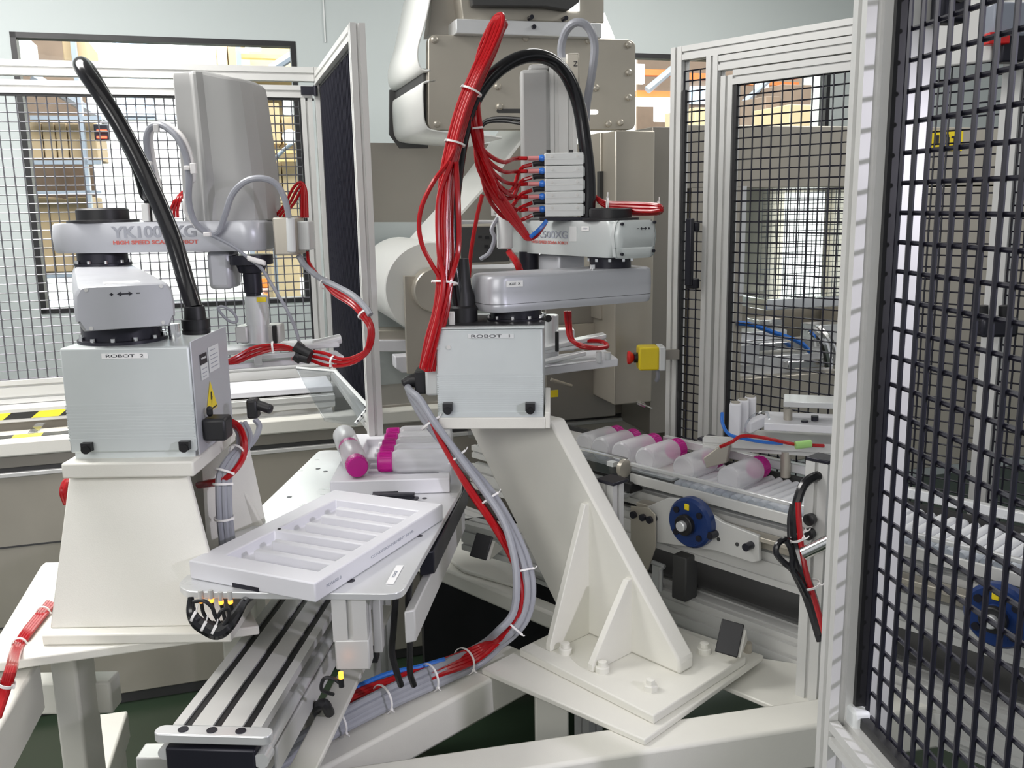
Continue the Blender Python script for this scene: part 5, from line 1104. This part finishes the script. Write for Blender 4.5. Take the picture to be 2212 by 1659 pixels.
mb = MB(); mb.tube(px([(416, 1300, 1.465), (440, 1298, 1.46), (458, 1312, 1.46), (468, 1335, 1.46), (478, 1320, 1.46), (492, 1316, 1.465), (495, 1330, 1.465), (482, 1352, 1.46)]), .0034, 8)
single('black_lead', mb, 'black', 'thin black lead curling between the amber sensors', 'lead')
for i, (u, v) in enumerate(((418, 1332), (440, 1354), (462, 1362))):
    p = at(u, v, 1.455); tie_at([p - X * .012 + Z * .006, p, p + X * .012 - Z * .006], .5, .007, 'pale tie on the lead bundle under the sensors, ' + ['upper', 'middle', 'lower'][i] + ' one', 'ties under the sensors')
# linear actuator
ZA = .82
fL, fR = atz(372, 1567, ZA), atz(567, 1567, ZA); kL, kR = atz(590, 1300, ZA), atz(722, 1300, ZA)
f0 = (fL + fR) / 2; k0 = (kL + kR) / 2; ad = (k0 - f0).normalized(); an = V((ad.y, -ad.x, 0)); AW = (fR - fL).dot(an)
ac = thing('linear_actuator', 'slotted aluminium linear actuator running under the plate towards the viewer', 'actuator', f0 - Z * .1)
mb = MB(); mb.ext(f0 - Z * .024, f0 + ad * 1.05 - Z * .024, AW, .048, Z, 3, 1, .015, .012); part('top_rail', mb, 'alu', ac)
for x in (-AW / 3, 0, AW / 3):
    mb = MB(); mb.box(f0 + an * (x - .0072) - Z * .0118, an * .0144, ad * 1.04, Z * .008); part('slot_strip', mb, 'black', ac)  # dark strips laid in to make the slots look darker
mb = MB(); mb.box(f0 - an * (AW / 2 - .008) - Z * .115, an * (AW - .016), ad * 1.05, Z * .066); part('body', mb, 'alu', ac, .006)
mb = MB(); mb.cyl(f0 + an * (AW / 2 + .006) - Z * .038, f0 + an * (AW / 2 + .006) + ad * .60 - Z * .038, .009, 14); part('guide_shaft', mb, 'alu_b', ac)
mb = MB(); mb.box(f0 + an * (AW / 2 + .004) - Z * .105 + ad * .03, an * .008, ad * .70, Z * .05); part('side_cover', mb, 'alu', ac, .003)
e0 = atz(325, 1572, ZA + .001); e1 = atz(577, 1578, ZA + .001); cw = (e1 - e0).dot(an)
mb = MB(); P = [f0 + an * x - ad * (.030 - y) for x, y in [(x, y + .0145) for x, y in rrect(cw, .029, .0130, 5)]]; mb.prism(P, -Z * .016); ep_ = part('end_plate', mb, 'alu_b', ac, .002)
for x in (-.048, 0, .048):
    mb = MB(); p = f0 + an * (x - .003) - ad * .015 + Z * .001; mb.cyl(p - Z * .002, p + Z * .0005, .0085, 20); q = make('plate_screw', mb, 'blackm'); q.parent = ep_
mb = MB(); mb.box(f0 - an * .078 - ad * .030 - Z * .14, an * .150, ad * .028, Z * .116); part('motor_block', mb, 'blackm', ac, .004)
mb = MB(); mb.cyl(f0 + an * .080 - ad * .028 - Z * .044, f0 + an * .080 - Z * .044, .013, 20); mb.cyl(f0 - an * .080 - ad * .028 - Z * .036, f0 - an * .080 - Z * .036, .011, 18); part('end_bush', mb, 'alu_b', ac)
for s in (.35, .95):
    mb = MB(); mb.box(f0 + ad * s - an * .05 - Z * (ZA), an * .08, ad * .08, Z * (ZA - .115)); part('support_leg', mb, 'alu', ac, .004)
mb = MB(); mb.box(f0 + an * .085 - Z * .14 - ad * .15, an * .05, ad * .9, Z * .012); part('side_rail', mb, 'white', ac, .003)
# bracket column under the plate
hb = thing('hanger_column', 'grey aluminium column hanging under the front edge of the plate', 'column', at(765, 1450, 1.56))
p = at(727, 1296, 1.54); c = at(802, 1296, 1.54); zb_ = at(765, 1447, 1.54).z
mb = MB(); mb.ext(V(((p.x + c.x) / 2 - .010, 1.565, zb_ + .055)), V(((p.x + c.x) / 2 - .010, 1.565, ZP - .013)), c.x - p.x, .05, Y, 1, 1, .010, .008); part('profile', mb, 'alu', hb)
mb = MB(); mb.box(V((p.x - .008, 1.539, zb_)), X * (c.x - p.x), Y * .045, Z * .058); part('foot_block', mb, 'alu', hb, .003)
mb = MB(); p = at(806, 1296, 1.62); mb.box(V((p.x, 1.60, at(806, 1400, 1.62).z)), X * .016, Y * .03, Z * (ZP - .013 - at(806, 1400, 1.62).z)); part('side_profile', mb, 'alu', hb, .002)
mb = MB(); mb.prism([at(u, v, 1.62) for u, v in ((806, 1352), (815, 1362), (820, 1392), (816, 1400), (807, 1400))], Y * .01); part('tab', mb, 'alu', hb)
mb = MB(); mb.cbox(at(805, 1413, 1.62), .022, .03, .022); part('black_block', mb, 'black', hb, .002)
s_ = thing('light_sensor', 'small amber glowing sensor low beside the hanging column foot', 'sensor', at(736, 1458, 1.5))
p = at(736, 1452, 1.50); mb = MB(); mb.cyl(p, p - Z * .012, .0045, 12); part('light', mb, 'led', s_)
mb = MB(); mb.cyl(p - Z * .012, p - Z * .028, .005, 12); mb.tube(px([(737, 1478, 1.50), (720, 1466, 1.5), (700, 1466, 1.5), (695, 1490, 1.51), (720, 1500, 1.53)]), .0035, 8); part('lead', mb, 'black', s_)
# second actuator flank, seen edge on right of the plate
k = thing('side_actuator', 'dark edged aluminium actuator flank sloping down right of the plate', 'actuator', at(930, 1150, 1.9))
A_ = [at(u, v, y) for u, v, y in ((983, 1060, 2.12), (990, 1075, 2.12), (918, 1195, 1.86), (908, 1190, 1.86))]
mb = MB(); mb.prism([atz(985, 1048, ZP - .02), atz(905, 1195, ZP - .02), atz(905, 1195, ZP - .02) - Z * .05, atz(985, 1048, ZP - .02) - Z * .05], V((.03, .012, 0))); part('upper_flank', mb, 'blackm', k, .003)
mb = MB(); q0, q1 = atz(985, 1048, ZP - .02), atz(870, 1262, ZP - .02); mb.prism([q0 - Z * .055, q1 - Z * .055, q1 - Z * .12, q0 - Z * .12], V((.02, .008, 0))); part('lower_flank', mb, 'alu', k, .003)
for i, (u0, y0) in enumerate(((852, 1.66), (880, 1.68))):
    mb = MB(); s = -1 if i == 0 else 1
    mb.tube(px([(u0 + 6, 1255, y0), (u0 + 2, 1300, y0), (u0 + 2 + s * 4, 1360, y0 + .01), (u0 + s * 5, 1410, y0 + .02), (u0 + 6, 1455, y0 + .03), (u0 + 14, 1480, y0 + .05)]), .0065, 10)
    single('black_cable', mb, 'black', ['left', 'right'][i] + ' one of two black cables hanging under the plate corner', 'cable', 'black cables hanging under the plate')
mb = MB(); P0 = V((-.30, 2.79, .03)); mb.box(P0, V((.72, .20, 0)), V((-.01, .03, 0)), Z * .62); single('dark_panel', mb, 'black', 'plain dark panel below the machine base behind the hanging cables', 'apron')  # upright dark sheet set below the machine base
# rubber stop blocks and the profile stub
def stop(u0, v0, u1, v1, Yc, label):
    c = at((u0 + u1) / 2, (v0 + v1) / 2, Yc); w = at(u1, v0, Yc).x - at(u0, v0, Yc).x; h = at(u0, v0, Yc).z - at(u0, v1, Yc).z
    q = thing('stop_block', label, 'stop block', c - Z * h / 2, 'black faced stop blocks')
    ex = V((.88, -.25, -.12)).normalized(); ez = V((.30, .45, .85)).normalized(); ey = ez.cross(ex).normalized(); ex = ey.cross(ez).normalized()
    mb = MB(); mb.cbox(c, w * .78, .012, h * 1.05, ex, ey, ez); part('rubber_face', mb, 'black', q, .002)
    mb = MB(); mb.prism([c + ey * .008 + ez * h * .4, c + ey * .008 - ez * h * .5, c + V((.03, .08, 0)) - Z * h * .5], ex * w * .5); part('wedge', mb, 'white', q, .002)
stop(1545, 1347, 1607, 1410, 1.92, 'black faced stop block on the base plate of the slanted column')
stop(1016, 1157, 1064, 1204, 2.28, 'black faced stop block beside the grey cables, left of the slanted column')
mb = MB(); mb.lathe(atz(1615, 1408, ZF + .014), Z, [(0, .010), (.022, .010), (.024, .008), (.024, 0)], 18); single('bolt', mb, 'steel', 'steel bolt at the far corner of the column base plate', 'bolt')
k = thing('profile_stub', 'grey slotted profile end behind the grey cables', 'profile', at(1070, 1150, 2.5))
mb = MB(); mb.ext(at(1012, 1152, 2.50), at(1190, 1200, 2.30), .06, .08, Z, 1, 2); part('profile', mb, 'alu', k)

# ================================================================ HOSES AND CABLES
def scr(p): q_ = p - CAM; return V((1106 + F * q_.dot(rt) / q_.dot(fw), 829.5 - F * q_.dot(up) / q_.dot(fw)))
def tie_near(path, u, v, r, label, group):
    P_ = smooth(path, 8); j = min(range(len(P_)), key=lambda m_: (scr(P_[m_]) - V((u, v))).length); return tie_at(P_, j / (len(P_) - 1), r, label, group, False)
# ROBOT 1 black hose
HP = px([(1000, 700, 2.19), (985, 610, 2.19), (975, 500, 2.20), (985, 380, 2.22), (1005, 270, 2.25), (1045, 185, 2.28), (1105, 133, 2.32), (1165, 121, 2.36), (1215, 150, 2.40), (1248, 220, 2.42), (1265, 320, 2.42), (1272, 400, 2.42), (1270, 470, 2.42)])
mb = MB(); mb.tube(HP, lambda t: .0185 - .002 * math.sin(math.pi * t), 16, 8); single('black_hose', mb, 'gloss', 'thick glossy black hose arching over the right robot', 'hose')
# red hose bundle
core = px([(922, 800, 2.10), (935, 735, 2.10), (955, 660, 2.11), (963, 560, 2.13), (962, 470, 2.14), (968, 380, 2.15), (985, 300, 2.16), (1005, 230, 2.17), (1032, 165, 2.18), (1060, 105, 2.20), (1078, 58, 2.22)])
loop = px([(1084, 44, 2.23), (1070, 50, 2.25), (1045, 100, 2.27), (1030, 165, 2.27), (1021, 225, 2.26), (1028, 285, 2.26)])
VA = [V((VX - .044, 2.42, vtop - .032 * (i + 1) + .02)) for i in range(5)]; VB = [V((VX - .032, 2.43, vtop - .032 * (i + 1) + .005)) for i in range(5)]
cs = smooth(core, 1)
ring_off = [(0, 0)] + [(1, a) for a in (0, 60, 120, 180, 240, 300)] + [(1.9, a) for a in (30, 150, 270)]
def bundle(pts, i, s=.0088):
    r_, a = ring_off[i]; out = []; P = pts; e = None
    for j, p in enumerate(P):
        d = (P[min(j + 1, len(P) - 1)] - P[max(j - 1, 0)]).normalized()
        if e is None: e = (X - d * X.dot(d)).normalized()
        e = (e - d * e.dot(d)).normalized(); g = d.cross(e); q = math.radians(a + 25 * j / len(P)); out.append(p + (e * math.cos(q) + g * math.sin(q)) * r_ * s)
    return out
ordn = ['topmost', 'second', 'middle', 'fourth', 'lowest']
for i in range(10):
    A_ = bundle(core, i); B_ = bundle(loop, i, .007)
    k_ = i % 5; end = VA[k_] if i < 5 else VB[k_]
    mid = px([(1045 + 4 * k_, 325 + 14 * k_, 2.27), (1085, 350 + 20 * k_, 2.31)]) if i < 5 else px([(1048, 345 + 16 * k_, 2.31), (1078, 400 + 15 * k_, 2.36), (1105, 412 + 16 * k_, 2.39)])
    pts = A_ + B_ + mid + [end - X * .03 - Z * (.0 if i < 5 else .012), end]
    mb = MB(); mb.tube(pts, .0052, 8, 5)
    single('pneumatic_hose', mb, 'red', 'red air hose from the tall bundle to the ' + ordn[k_] + ' valve, ' + ('upper' if i < 5 else 'lower') + ' port', 'hose', 'red hoses of the tall bundle')
mb = MB(); mb.tube(px([(992, 300, 2.15), (968, 350, 2.13), (938, 390, 2.11), (913, 440, 2.10), (905, 485, 2.10), (912, 530, 2.10), (932, 570, 2.10), (952, 610, 2.10), (950, 680, 2.10), (935, 740, 2.09), (922, 800, 2.09)]), .0055, 8); single('pneumatic_hose', mb, 'red', 'single red air hose bowing out to the left of the tall bundle', 'hose')
mb = MB(); mb.tube(px([(985, 350, 2.14), (990, 450, 2.13), (990, 540, 2.13), (972, 610, 2.10), (950, 700, 2.09), (928, 795, 2.09)]), .0062, 8); single('pneumatic_hose', mb, 'red', 'red air hose along the front right side of the tall bundle', 'hose')
mb = MB(); mb.tube(px([(975, 350, 2.13), (948, 430, 2.12), (948, 540, 2.11), (958, 610, 2.09), (942, 700, 2.08), (915, 795, 2.08)]), .0062, 8); single('pneumatic_hose', mb, 'red', 'red air hose along the front left side of the tall bundle', 'hose')
# mass of hoses running to the arm bottom
for i, (du, dv) in enumerate(((0, 0), (10, 4), (-8, 8), (4, 14))):
    mb = MB(); mb.tube(px([(1030 + du * .3, 292, 2.27), (1040 + du, 350 + dv, 2.29), (1070 + du, 410 + dv, 2.31), (1100 + du, 455 + dv, 2.32), (1130 + du * .5, 498 + dv * .6, 2.33), (1142 + du * .3, 516, 2.33), (1160, 505 + dv * .2, 2.34), (1178, 482, 2.36)]), .0055, 8)
    single('pneumatic_hose', mb, 'red', 'red air hose sagging below the valve stack and under its black plate, ' + ['first', 'second', 'third', 'fourth'][i] + ' strand', 'hose', 'red hoses sagging below the valves')
mb = MB(); mb.tube(px([(1146, 512, 2.32), (1160, 500, 2.33), (1170, 490, 2.345), (1180, 478, 2.36)]), .0055, 8); single('blue_hose', mb, 'blue', 'short blue air hose below the black valve plate', 'hose')
for i, (u, v, y, r_, dx_, dy_) in enumerate(((1022, 196, 2.18, .024, .45, 1), (972, 305, 2.15, .0225, .3, 1), (1030, 296, 2.26, .0165, -.1, 1), (968, 612, 2.115, .029, .0, 1))):
    tie_near(core if i != 2 else loop, u, v, r_, 'white cable tie round the red hoses, ' + ['uppermost, beside the black arch', 'left of the large plate', 'at the fan out towards the valves', 'lowest, above the black gland'][i], 'ties on the tall red bundle')
# red loop behind on the right
for i in range(3):
    mb = MB(); mb.tube(px([(1285, 425, 2.44), (1310, 438 + 4 * i, 2.42), (1360, 440 + 7 * i, 2.38), (1405, 442 + 7 * i, 2.34), (1428, 447 + 3 * i, 2.32), (1420, 460, 2.36), (1370, 455 + 3 * i, 2.42), (1310, 446 + 4 * i, 2.46)]), .0058, 8)
    single('pneumatic_hose', mb, 'red', 'red air hose folded in the flat loop beside the black joint cap, ' + ['upper', 'middle', 'lower'][i] + ' strand', 'hose', 'red hoses in the flat loop')
for i, (u, v) in enumerate(((1312, 440), (1422, 450))):
    p = at(u, v, 2.38); tie_at([p - X * .02, p, p + X * .02], .5, .016, 'white cable tie on the flat red loop, ' + ['left', 'right'][i] + ' one', 'ties on the flat red loop')
mb = MB(); mb.tube(px([(1042, 420, 2.7), (1030, 470, 2.7), (1018, 540, 2.7), (1013, 600, 2.7)]), .006, 8); single('pneumatic_hose', mb, 'red', 'thin red air hose hanging in front of the dark control panel', 'hose')
mb = MB(); mb.tube(px([(1100, 545, 2.55), (1115, 565, 2.5), (1125, 590, 2.5)]), .010, 8); single('pneumatic_hose', mb, 'red', 'short thick red hose below the upper arm of the right robot', 'hose')
for i in range(2):
    mb = MB(); mb.tube(px([(1222 + 8 * i, 672, 2.5), (1225 + 6 * i, 700, 2.5), (1232 + 4 * i, 732, 2.48), (1255, 745 + 4 * i, 2.46), (1290, 752, 2.46), (1312, 748, 2.48), (1300, 738, 2.52), (1270, 736, 2.54)]), .006, 8); single('pneumatic_hose', mb, 'red', 'red air hose looping on the gripper behind the ROBOT 1 box, ' + ['left', 'right'][i] + ' strand', 'hose', 'red hoses on the right gripper')
# grey conduit over the tower
mb = MB(); mb.tube(px([(1222, 150, 2.6), (1212, 110, 2.6), (1222, 68, 2.58), (1245, 48, 2.56), (1270, 58, 2.56), (1284, 95, 2.57), (1280, 150, 2.58), (1268, 220, 2.60), (1265, 260, 2.62)]), .011, 10); single('grey_conduit', mb, 'cable', 'grey conduit looping up behind the black arch of the right robot', 'conduit')
mb = MB(); mb.tube(px([(1075, 470, 2.55), (1062, 495, 2.54), (1068, 515, 2.54), (1058, 545, 2.55), (1038, 560, 2.56)]), .006, 8); single('grey_cable', mb, 'cable', 'thin grey cable hanging beside the pale tool cylinder of the right robot', 'cable')
# grey and red cables down the slanted column and along the frame
def down(off_u, off_v, dy, zoff=0, lo=0):
    a = px([(880, 834, 2.165), (886 + off_u * .5, 850 + off_v * .4, 2.14 + dy), (905 + off_u, 875 + off_v, 2.11 + dy), (935 + off_u, 920 + off_v * .8, 2.09 + dy), (985 + off_u, 985 + off_v * .5, 2.08 + dy), (1040 + off_u, 1055, 2.06 + dy), (1085 + off_u, 1125, 2.03 + dy), (1120 + off_u + lo * .6, 1200, 2.00 + dy), (1134 + off_u + lo, 1265, 1.97 + dy), (1126 + off_u + lo, 1325, 1.95 + dy), (1095 + off_u + lo, 1370 + lo * .4, 1.93 + dy)])
    b = [atz(u, v + off_v, ZF + .035 + zoff) for u, v in ((1040, 1405), (960, 1445), (860, 1490), (760, 1540), (660, 1596), (560, 1655), (480, 1700))]
    return a + b
for i, (u, v, dy, zo) in enumerate(((2, -12, -.012, .012), (4, 4, .005, .0), (16, 16, .02, -.010), (8, 26, .03, -.018))):
    mb = MB(); mb.tube(down(u, v, dy, zo, -20 if i == 0 else 0), .0088, 10, 5); single('grey_cable', mb, 'cable', 'grey cable strapped down the slanted column and along the frame, ' + ['uppermost', 'second', 'third', 'lowest'][i] + ' of the run', 'cable', 'grey cables along the column and frame')
def downr(u0, dy, i):
    a = px([(915, 870, 2.10), (930, 905, 2.09), (970, 985, 2.07), (1020 + u0, 1065, 2.04 + dy), (1068 + u0, 1135, 2.01 + dy), (1108 + u0, 1205, 1.99 + dy), (1128 + u0, 1265, 1.96 + dy), (1124 + u0, 1320, 1.94 + dy), (1090 + u0, 1372, 1.92 + dy)])
    b = [atz(u, v + 7 * i, ZF + .050 - .004 * i) for u, v in ((1030, 1398), (950, 1430), (860, 1462), (780, 1490), (720, 1520), (690, 1545))]
    return a + b
for i, (u0, dy) in enumerate(((-4, .014), (3, .016), (-1, .024), (5, .028), (0, .03))):
    mb = MB(); mb.tube(downr(u0, dy, i), .0062, 8, 5); single('pneumatic_hose', mb, 'red', 'red air hose strapped to the grey cables down the slanted column, ' + ['first', 'second', 'third', 'fourth', 'fifth'][i] + ' strand', 'hose', 'red hoses along the column and frame')
mb = MB(); mb.tube([atz(u, v, ZF + .055) for u, v in ((960, 1425), (900, 1442), (840, 1455), (780, 1480), (720, 1512), (690, 1535))], .006, 8); single('blue_hose', mb, 'blue', 'blue air hose above the red hoses beside the hanging black cables', 'hose')
mb = MB(); mb.tube(px([(690, 1545, 1.66), (682, 1530, 1.62), (700, 1520, 1.6), (712, 1540, 1.62)]), .010, 10); single('hose_end', mb, 'black', 'black hose fitting where the red hoses disappear under the actuator', 'fitting')
dn = smooth(down(2, 4, .01), 6); N_ = len(dn)
for i, (u, v) in enumerate(((933, 915), (988, 985), (1058, 1078), (1122, 1238), (1112, 1362), (1000, 1432), (925, 1465), (820, 1512), (725, 1562))):
    j = min(range(N_), key=lambda m_: (scr(dn[m_]) - V((u, v))).length); tie_at(dn, j / (N_ - 1), .024 if i < 5 else .030, 'cable tie on the right robot cable run, ' + ['first from the top', 'second from the top', 'third from the top', 'fourth, where the run turns down', 'fifth, at the bend by the base', 'sixth, just past the bend', 'seventh', 'eighth', 'last before the actuator'][i], 'ties on the cable run')

# ROBOT 2 black hose
mb = MB(); mb.tube([V((g2.x, g2.y, zt2 + .05))] + px([(405, 620, 1.90), (372, 510, 1.93), (325, 400, 1.97), (270, 290, 1.99), (218, 205, 2.00), (184, 155, 2.02), (176, 140, 2.06), (190, 152, 2.10), (222, 205, 2.13), (262, 280, 2.16), (300, 360, 2.19), (318, 420, 2.22)]) + [V((at(322, 470, 2.22).x, 2.24, zU1 + .08))], .0175, 16, 8); single('black_hose', mb, 'gloss', 'thick glossy black hose rising from the ROBOT 2 box in a narrow loop', 'hose')
# grey conduits of ROBOT 2
CG = px([(335, 405, 2.18), (322, 350, 2.17), (316, 300, 2.16), (325, 276, 2.16), (342, 269, 2.15), (365, 280, 2.14), (388, 305, 2.13), (403, 345, 2.13), (408, 390, 2.13), (408, 435, 2.14), (420, 478, 2.15), (448, 503, 2.16), (472, 500, 2.16), (486, 465, 2.15), (502, 420, 2.14), (530, 392, 2.13), (565, 385, 2.13), (597, 398, 2.14), (615, 430, 2.15), (624, 468, 2.16)])
mb = MB(); mb.tube(CG, .0072, 10, 6); single('grey_conduit', mb, 'cable', 'grey conduit waving in front of the tall cover of the left robot', 'conduit')
mb = MB(); mb.tube([p + V((.006, .012, .004)) for p in CG[:9]] + px([(412, 395, 2.15), (400, 450, 2.16), (425, 490, 2.17)]), .006, 8, 6); single('grey_cable', mb, 'tie', 'pale cable doubling the grey conduit left of the tall cover', 'cable')
mb = MB(); mb.tube(px([(450, 505, 2.16), (500, 530, 2.15), (540, 560, 2.16), (565, 580, 2.17), (590, 620, 2.17), (620, 670, 2.17), (638, 710, 2.18), (648, 745, 2.18)]), .0042, 8); single('grey_cable', mb, 'cable', 'thin grey cable running down past the black spindle of the left robot', 'cable')
mb = MB(); p = at(554, 563, 2.15); mb.cbox(p, .045, .015, .012, (.93, 0, -.3), Y); single('cable_connector', mb, 'tie', 'white cable connector in front of the black spindle of the left robot', 'connector', bevel=.004)
for i, (u, v) in enumerate(((338, 277), (322, 353), (404, 363), (418, 364), (448, 506))):
    c = at(u, v, 2.12 if i > 0 else 2.14); mb = MB(); mb.cbox(c, (.012, .014, .012, .013, .016)[i], .012, (.018, .008, .010, .024, .010)[i]); single('cable_clip', mb, 'tie', 'white clip on the left robot conduit, ' + ['at the top of its first bend', 'on its left strand', 'on the strand before the cover', 'stuck to the tall cover', 'at its lowest point on the arm'][i], 'clip', 'white clips on the left conduit', bevel=.002)
mb = MB(); mb.tube(px([(470, 665, 2.2), (476, 675, 2.2), (490, 690, 2.2), (505, 697, 2.2), (512, 690, 2.2), (500, 672, 2.2), (480, 662, 2.2), (470, 665, 2.2)]), .0035, 8); single('grey_cable', mb, 'cable', 'small ring of thin grey cable left of the silver tool cylinder', 'cable')
# red hoses of ROBOT 2
for i in range(3):
    mb = MB(); mb.tube(px([(368 + 8 * i, 470, 2.28), (370 + 7 * i, 450, 2.28), (380 + 6 * i, 430 - 2 * i, 2.28), (398, 412 + 8 * i, 2.32)]), .0036, 8); single('pneumatic_hose', mb, 'red', 'short red air hose rising left of the tall robot cover, ' + ['left', 'middle', 'right'][i] + ' one', 'hose', 'short red hoses left of the tall cover')
for i in range(3):
    mb = MB(); mb.tube(px([(594 + 9 * i, 468, 2.3), (616 + 9 * i, 440, 2.3), (634 + 7 * i, 405 + 5 * i, 2.3), (650 + 2 * i, 394 + 5 * i, 2.3), (661 - 4 * i, 412, 2.29), (664 - 6 * i, 470, 2.27)]), .0036, 8); single('pneumatic_hose', mb, 'red', 'red air hose bending up and down behind the end of the left arm, ' + ['left', 'middle', 'right'][i] + ' one', 'hose', 'red hoses behind the left arm end')
LOOPS = []
for i in range(3):
    o_ = i * 7
    LOOPS.append(px([(664, 545, 2.24), (668, 568, 2.22), (688 + o_ * .5, 598 + o_ * .5, 2.19), (722, 622 + o_, 2.14), (760, 646 + o_, 2.09), (790 - o_ * .3, 676 + o_, 2.06), (806 - o_ * .6, 712, 2.05), (800 - o_ * .6, 752, 2.05), (775, 778 - o_ * .8, 2.06), (740, 790 - o_, 2.08), (700, 788 - o_ * 1.8, 2.10), (660, 772 - o_, 2.12), (630, 752 + o_ * .3, 2.13), (595, 745 + o_ * .7, 2.13), (550, 750 + o_ * 1.2, 2.12), (515, 768 + o_, 2.10), (490, 781 + o_ * .3, 2.08)])); mb = MB(); mb.tube(LOOPS[-1], .0040, 8, 5)
    single('pneumatic_hose', mb, 'red', 'red air hose in the big loop right of the left robot gripper, ' + ['outer', 'middle', 'inner'][i] + ' one', 'hose', 'red hoses in the big left loop')
mb = MB(); mb.tube(px([(645, 552, 2.22), (660, 575, 2.21), (690, 600, 2.18), (725, 618, 2.14), (762, 638, 2.09), (790, 665, 2.06), (800, 680, 2.05)]), .0075, 8); single('grey_conduit', mb, 'cable', 'grey conduit running with the upper part of the big red loop', 'conduit')
for i, (a, c) in enumerate((((640, 750), (672, 766)), ((640, 770), (668, 776)))):
    mb = MB(); mb.cyl(at(*a, 2.10), at(*c, 2.09), .011, 12); mb.cyl(at(a[0] - 2, a[1] - 4, 2.1), at(a[0] + 12, a[1] + 6, 2.1), .014, 12); single('hose_joint', mb, 'black', 'black joint on the big red loop, ' + ['upper', 'lower'][i] + ' one', 'hose joint', 'black joints on the big red loop')
for i, (u, v, dx_, dz_) in enumerate(((703, 610, 1, -.6), (794, 674, .5, -1), (716, 788, 1, 0), (592, 747, 1, .2))):
    tie_near(LOOPS[1], u, v, .0125, 'white tie on the big red loop, ' + ['high on the left', 'at the right bend', 'at the bottom', 'beside the gripper'][i], 'ties on the big red loop')
# cables at the ROBOT 2 pedestal
PC = px([(505, 915, 1.86), (517, 940, 1.85), (513, 968, 1.83), (492, 992, 1.80), (474, 1025, 1.78), (472, 1070, 1.77), (474, 1120, 1.77), (480, 1180, 1.77), (482, 1260, 1.78)])
for i, (dx_, dy_) in enumerate(((0, 0), (.010, .004), (.018, .010))):
    mb = MB(); mb.tube([p + V((dx_, dy_, 0)) for p in PC], .0065, 8); single('grey_cable', mb, 'cable', 'grey cable hanging down beside the left pedestal, ' + ['left', 'middle', 'right'][i] + ' strand', 'cable', 'grey cables beside the left pedestal')
mb = MB(); mb.tube(px([(550, 905, 1.93), (560, 920, 1.93), (552, 945, 1.91), (533, 968, 1.88), (512, 985, 1.85), (496, 1005, 1.83)]), .0065, 8); single('grey_cable', mb, 'cable', 'grey cable curving from the right hand plug of the ROBOT 2', 'cable')
mb = MB(); mb.tube(px([(490, 905, 1.84), (515, 920, 1.83), (528, 950, 1.82), (526, 985, 1.81), (508, 1015, 1.79), (482, 1035, 1.78), (452, 1042, 1.80), (428, 1047, 1.84)]), .0062, 8); single('pneumatic_hose', mb, 'red', 'red air hose curling round the grey cables into the left pedestal', 'hose')
mb = MB(); mb.tube(px([(498, 912, 1.85), (522, 935, 1.84), (524, 985, 1.82), (500, 1022, 1.80), (470, 1042, 1.79), (430, 1050, 1.84)]), .0062, 8); single('pneumatic_hose', mb, 'red', 'second red air hose lying inside the curl beside the left pedestal', 'hose')
for i, (u, v, dx_, dz_) in enumerate(((508, 975, .5, 1), (478, 1018, .2, 1), (478, 1044, 0, 1), (480, 1117, 0, 1))):
    tie_near([p_ + V((.008, .004, 0)) for p_ in PC], u, v, .0185, 'white tie on the cables beside the left pedestal, ' + ['first', 'second', 'third', 'lowest'][i] + (' from the top' if i < 3 else ' one'), 'ties beside the left pedestal')
for i in range(2):
    mb = MB(); mb.tube(px([(150, 1030, 1.74), (138 + 6 * i, 1045, 1.72), (134 + 6 * i, 1065, 1.71), (142 + 3 * i, 1088, 1.72)]), .005, 8); single('pneumatic_hose', mb, 'red', 'red air hose peeking out left of the left pedestal, ' + ['outer', 'inner'][i] + ' one', 'hose', 'red hoses left of the left pedestal')
TH4 = []
for i in range(4):
    TH4.append([atz(u + 4.5 * i - 8, v + 2 * i, tz + .006) for u, v in ((112, 1300), (88, 1328), (58, 1366), (36, 1402))] + px([(18 + 5 * i, 1440, 1.33), (2 + 5 * i, 1490, 1.30), (-18 + 5 * i, 1550, 1.26)])); mb = MB(); mb.tube(TH4[-1], .0045, 8); single('pneumatic_hose', mb, 'red', 'red air hose crossing the corner of the left white table, ' + ['first', 'second', 'third', 'fourth'][i] + ' from the left', 'hose', 'red hoses over the left table corner')
for i, (u, v, y) in enumerate(((92, 1320, 1.50), (40, 1393, 1.40), (12, 1475, 1.31))):
    tie_near([(p_ + q_) / 2 for p_, q_ in zip(TH4[1], TH4[2])], u, v, .0115, 'white tie on the red hoses at the left table corner, ' + ['uppermost', 'middle', 'lowest'][i] + ' one', 'ties at the left table corner')
bpy.data.objects.remove(bpy.data.objects['unused']) if 'unused' in bpy.data.objects else None
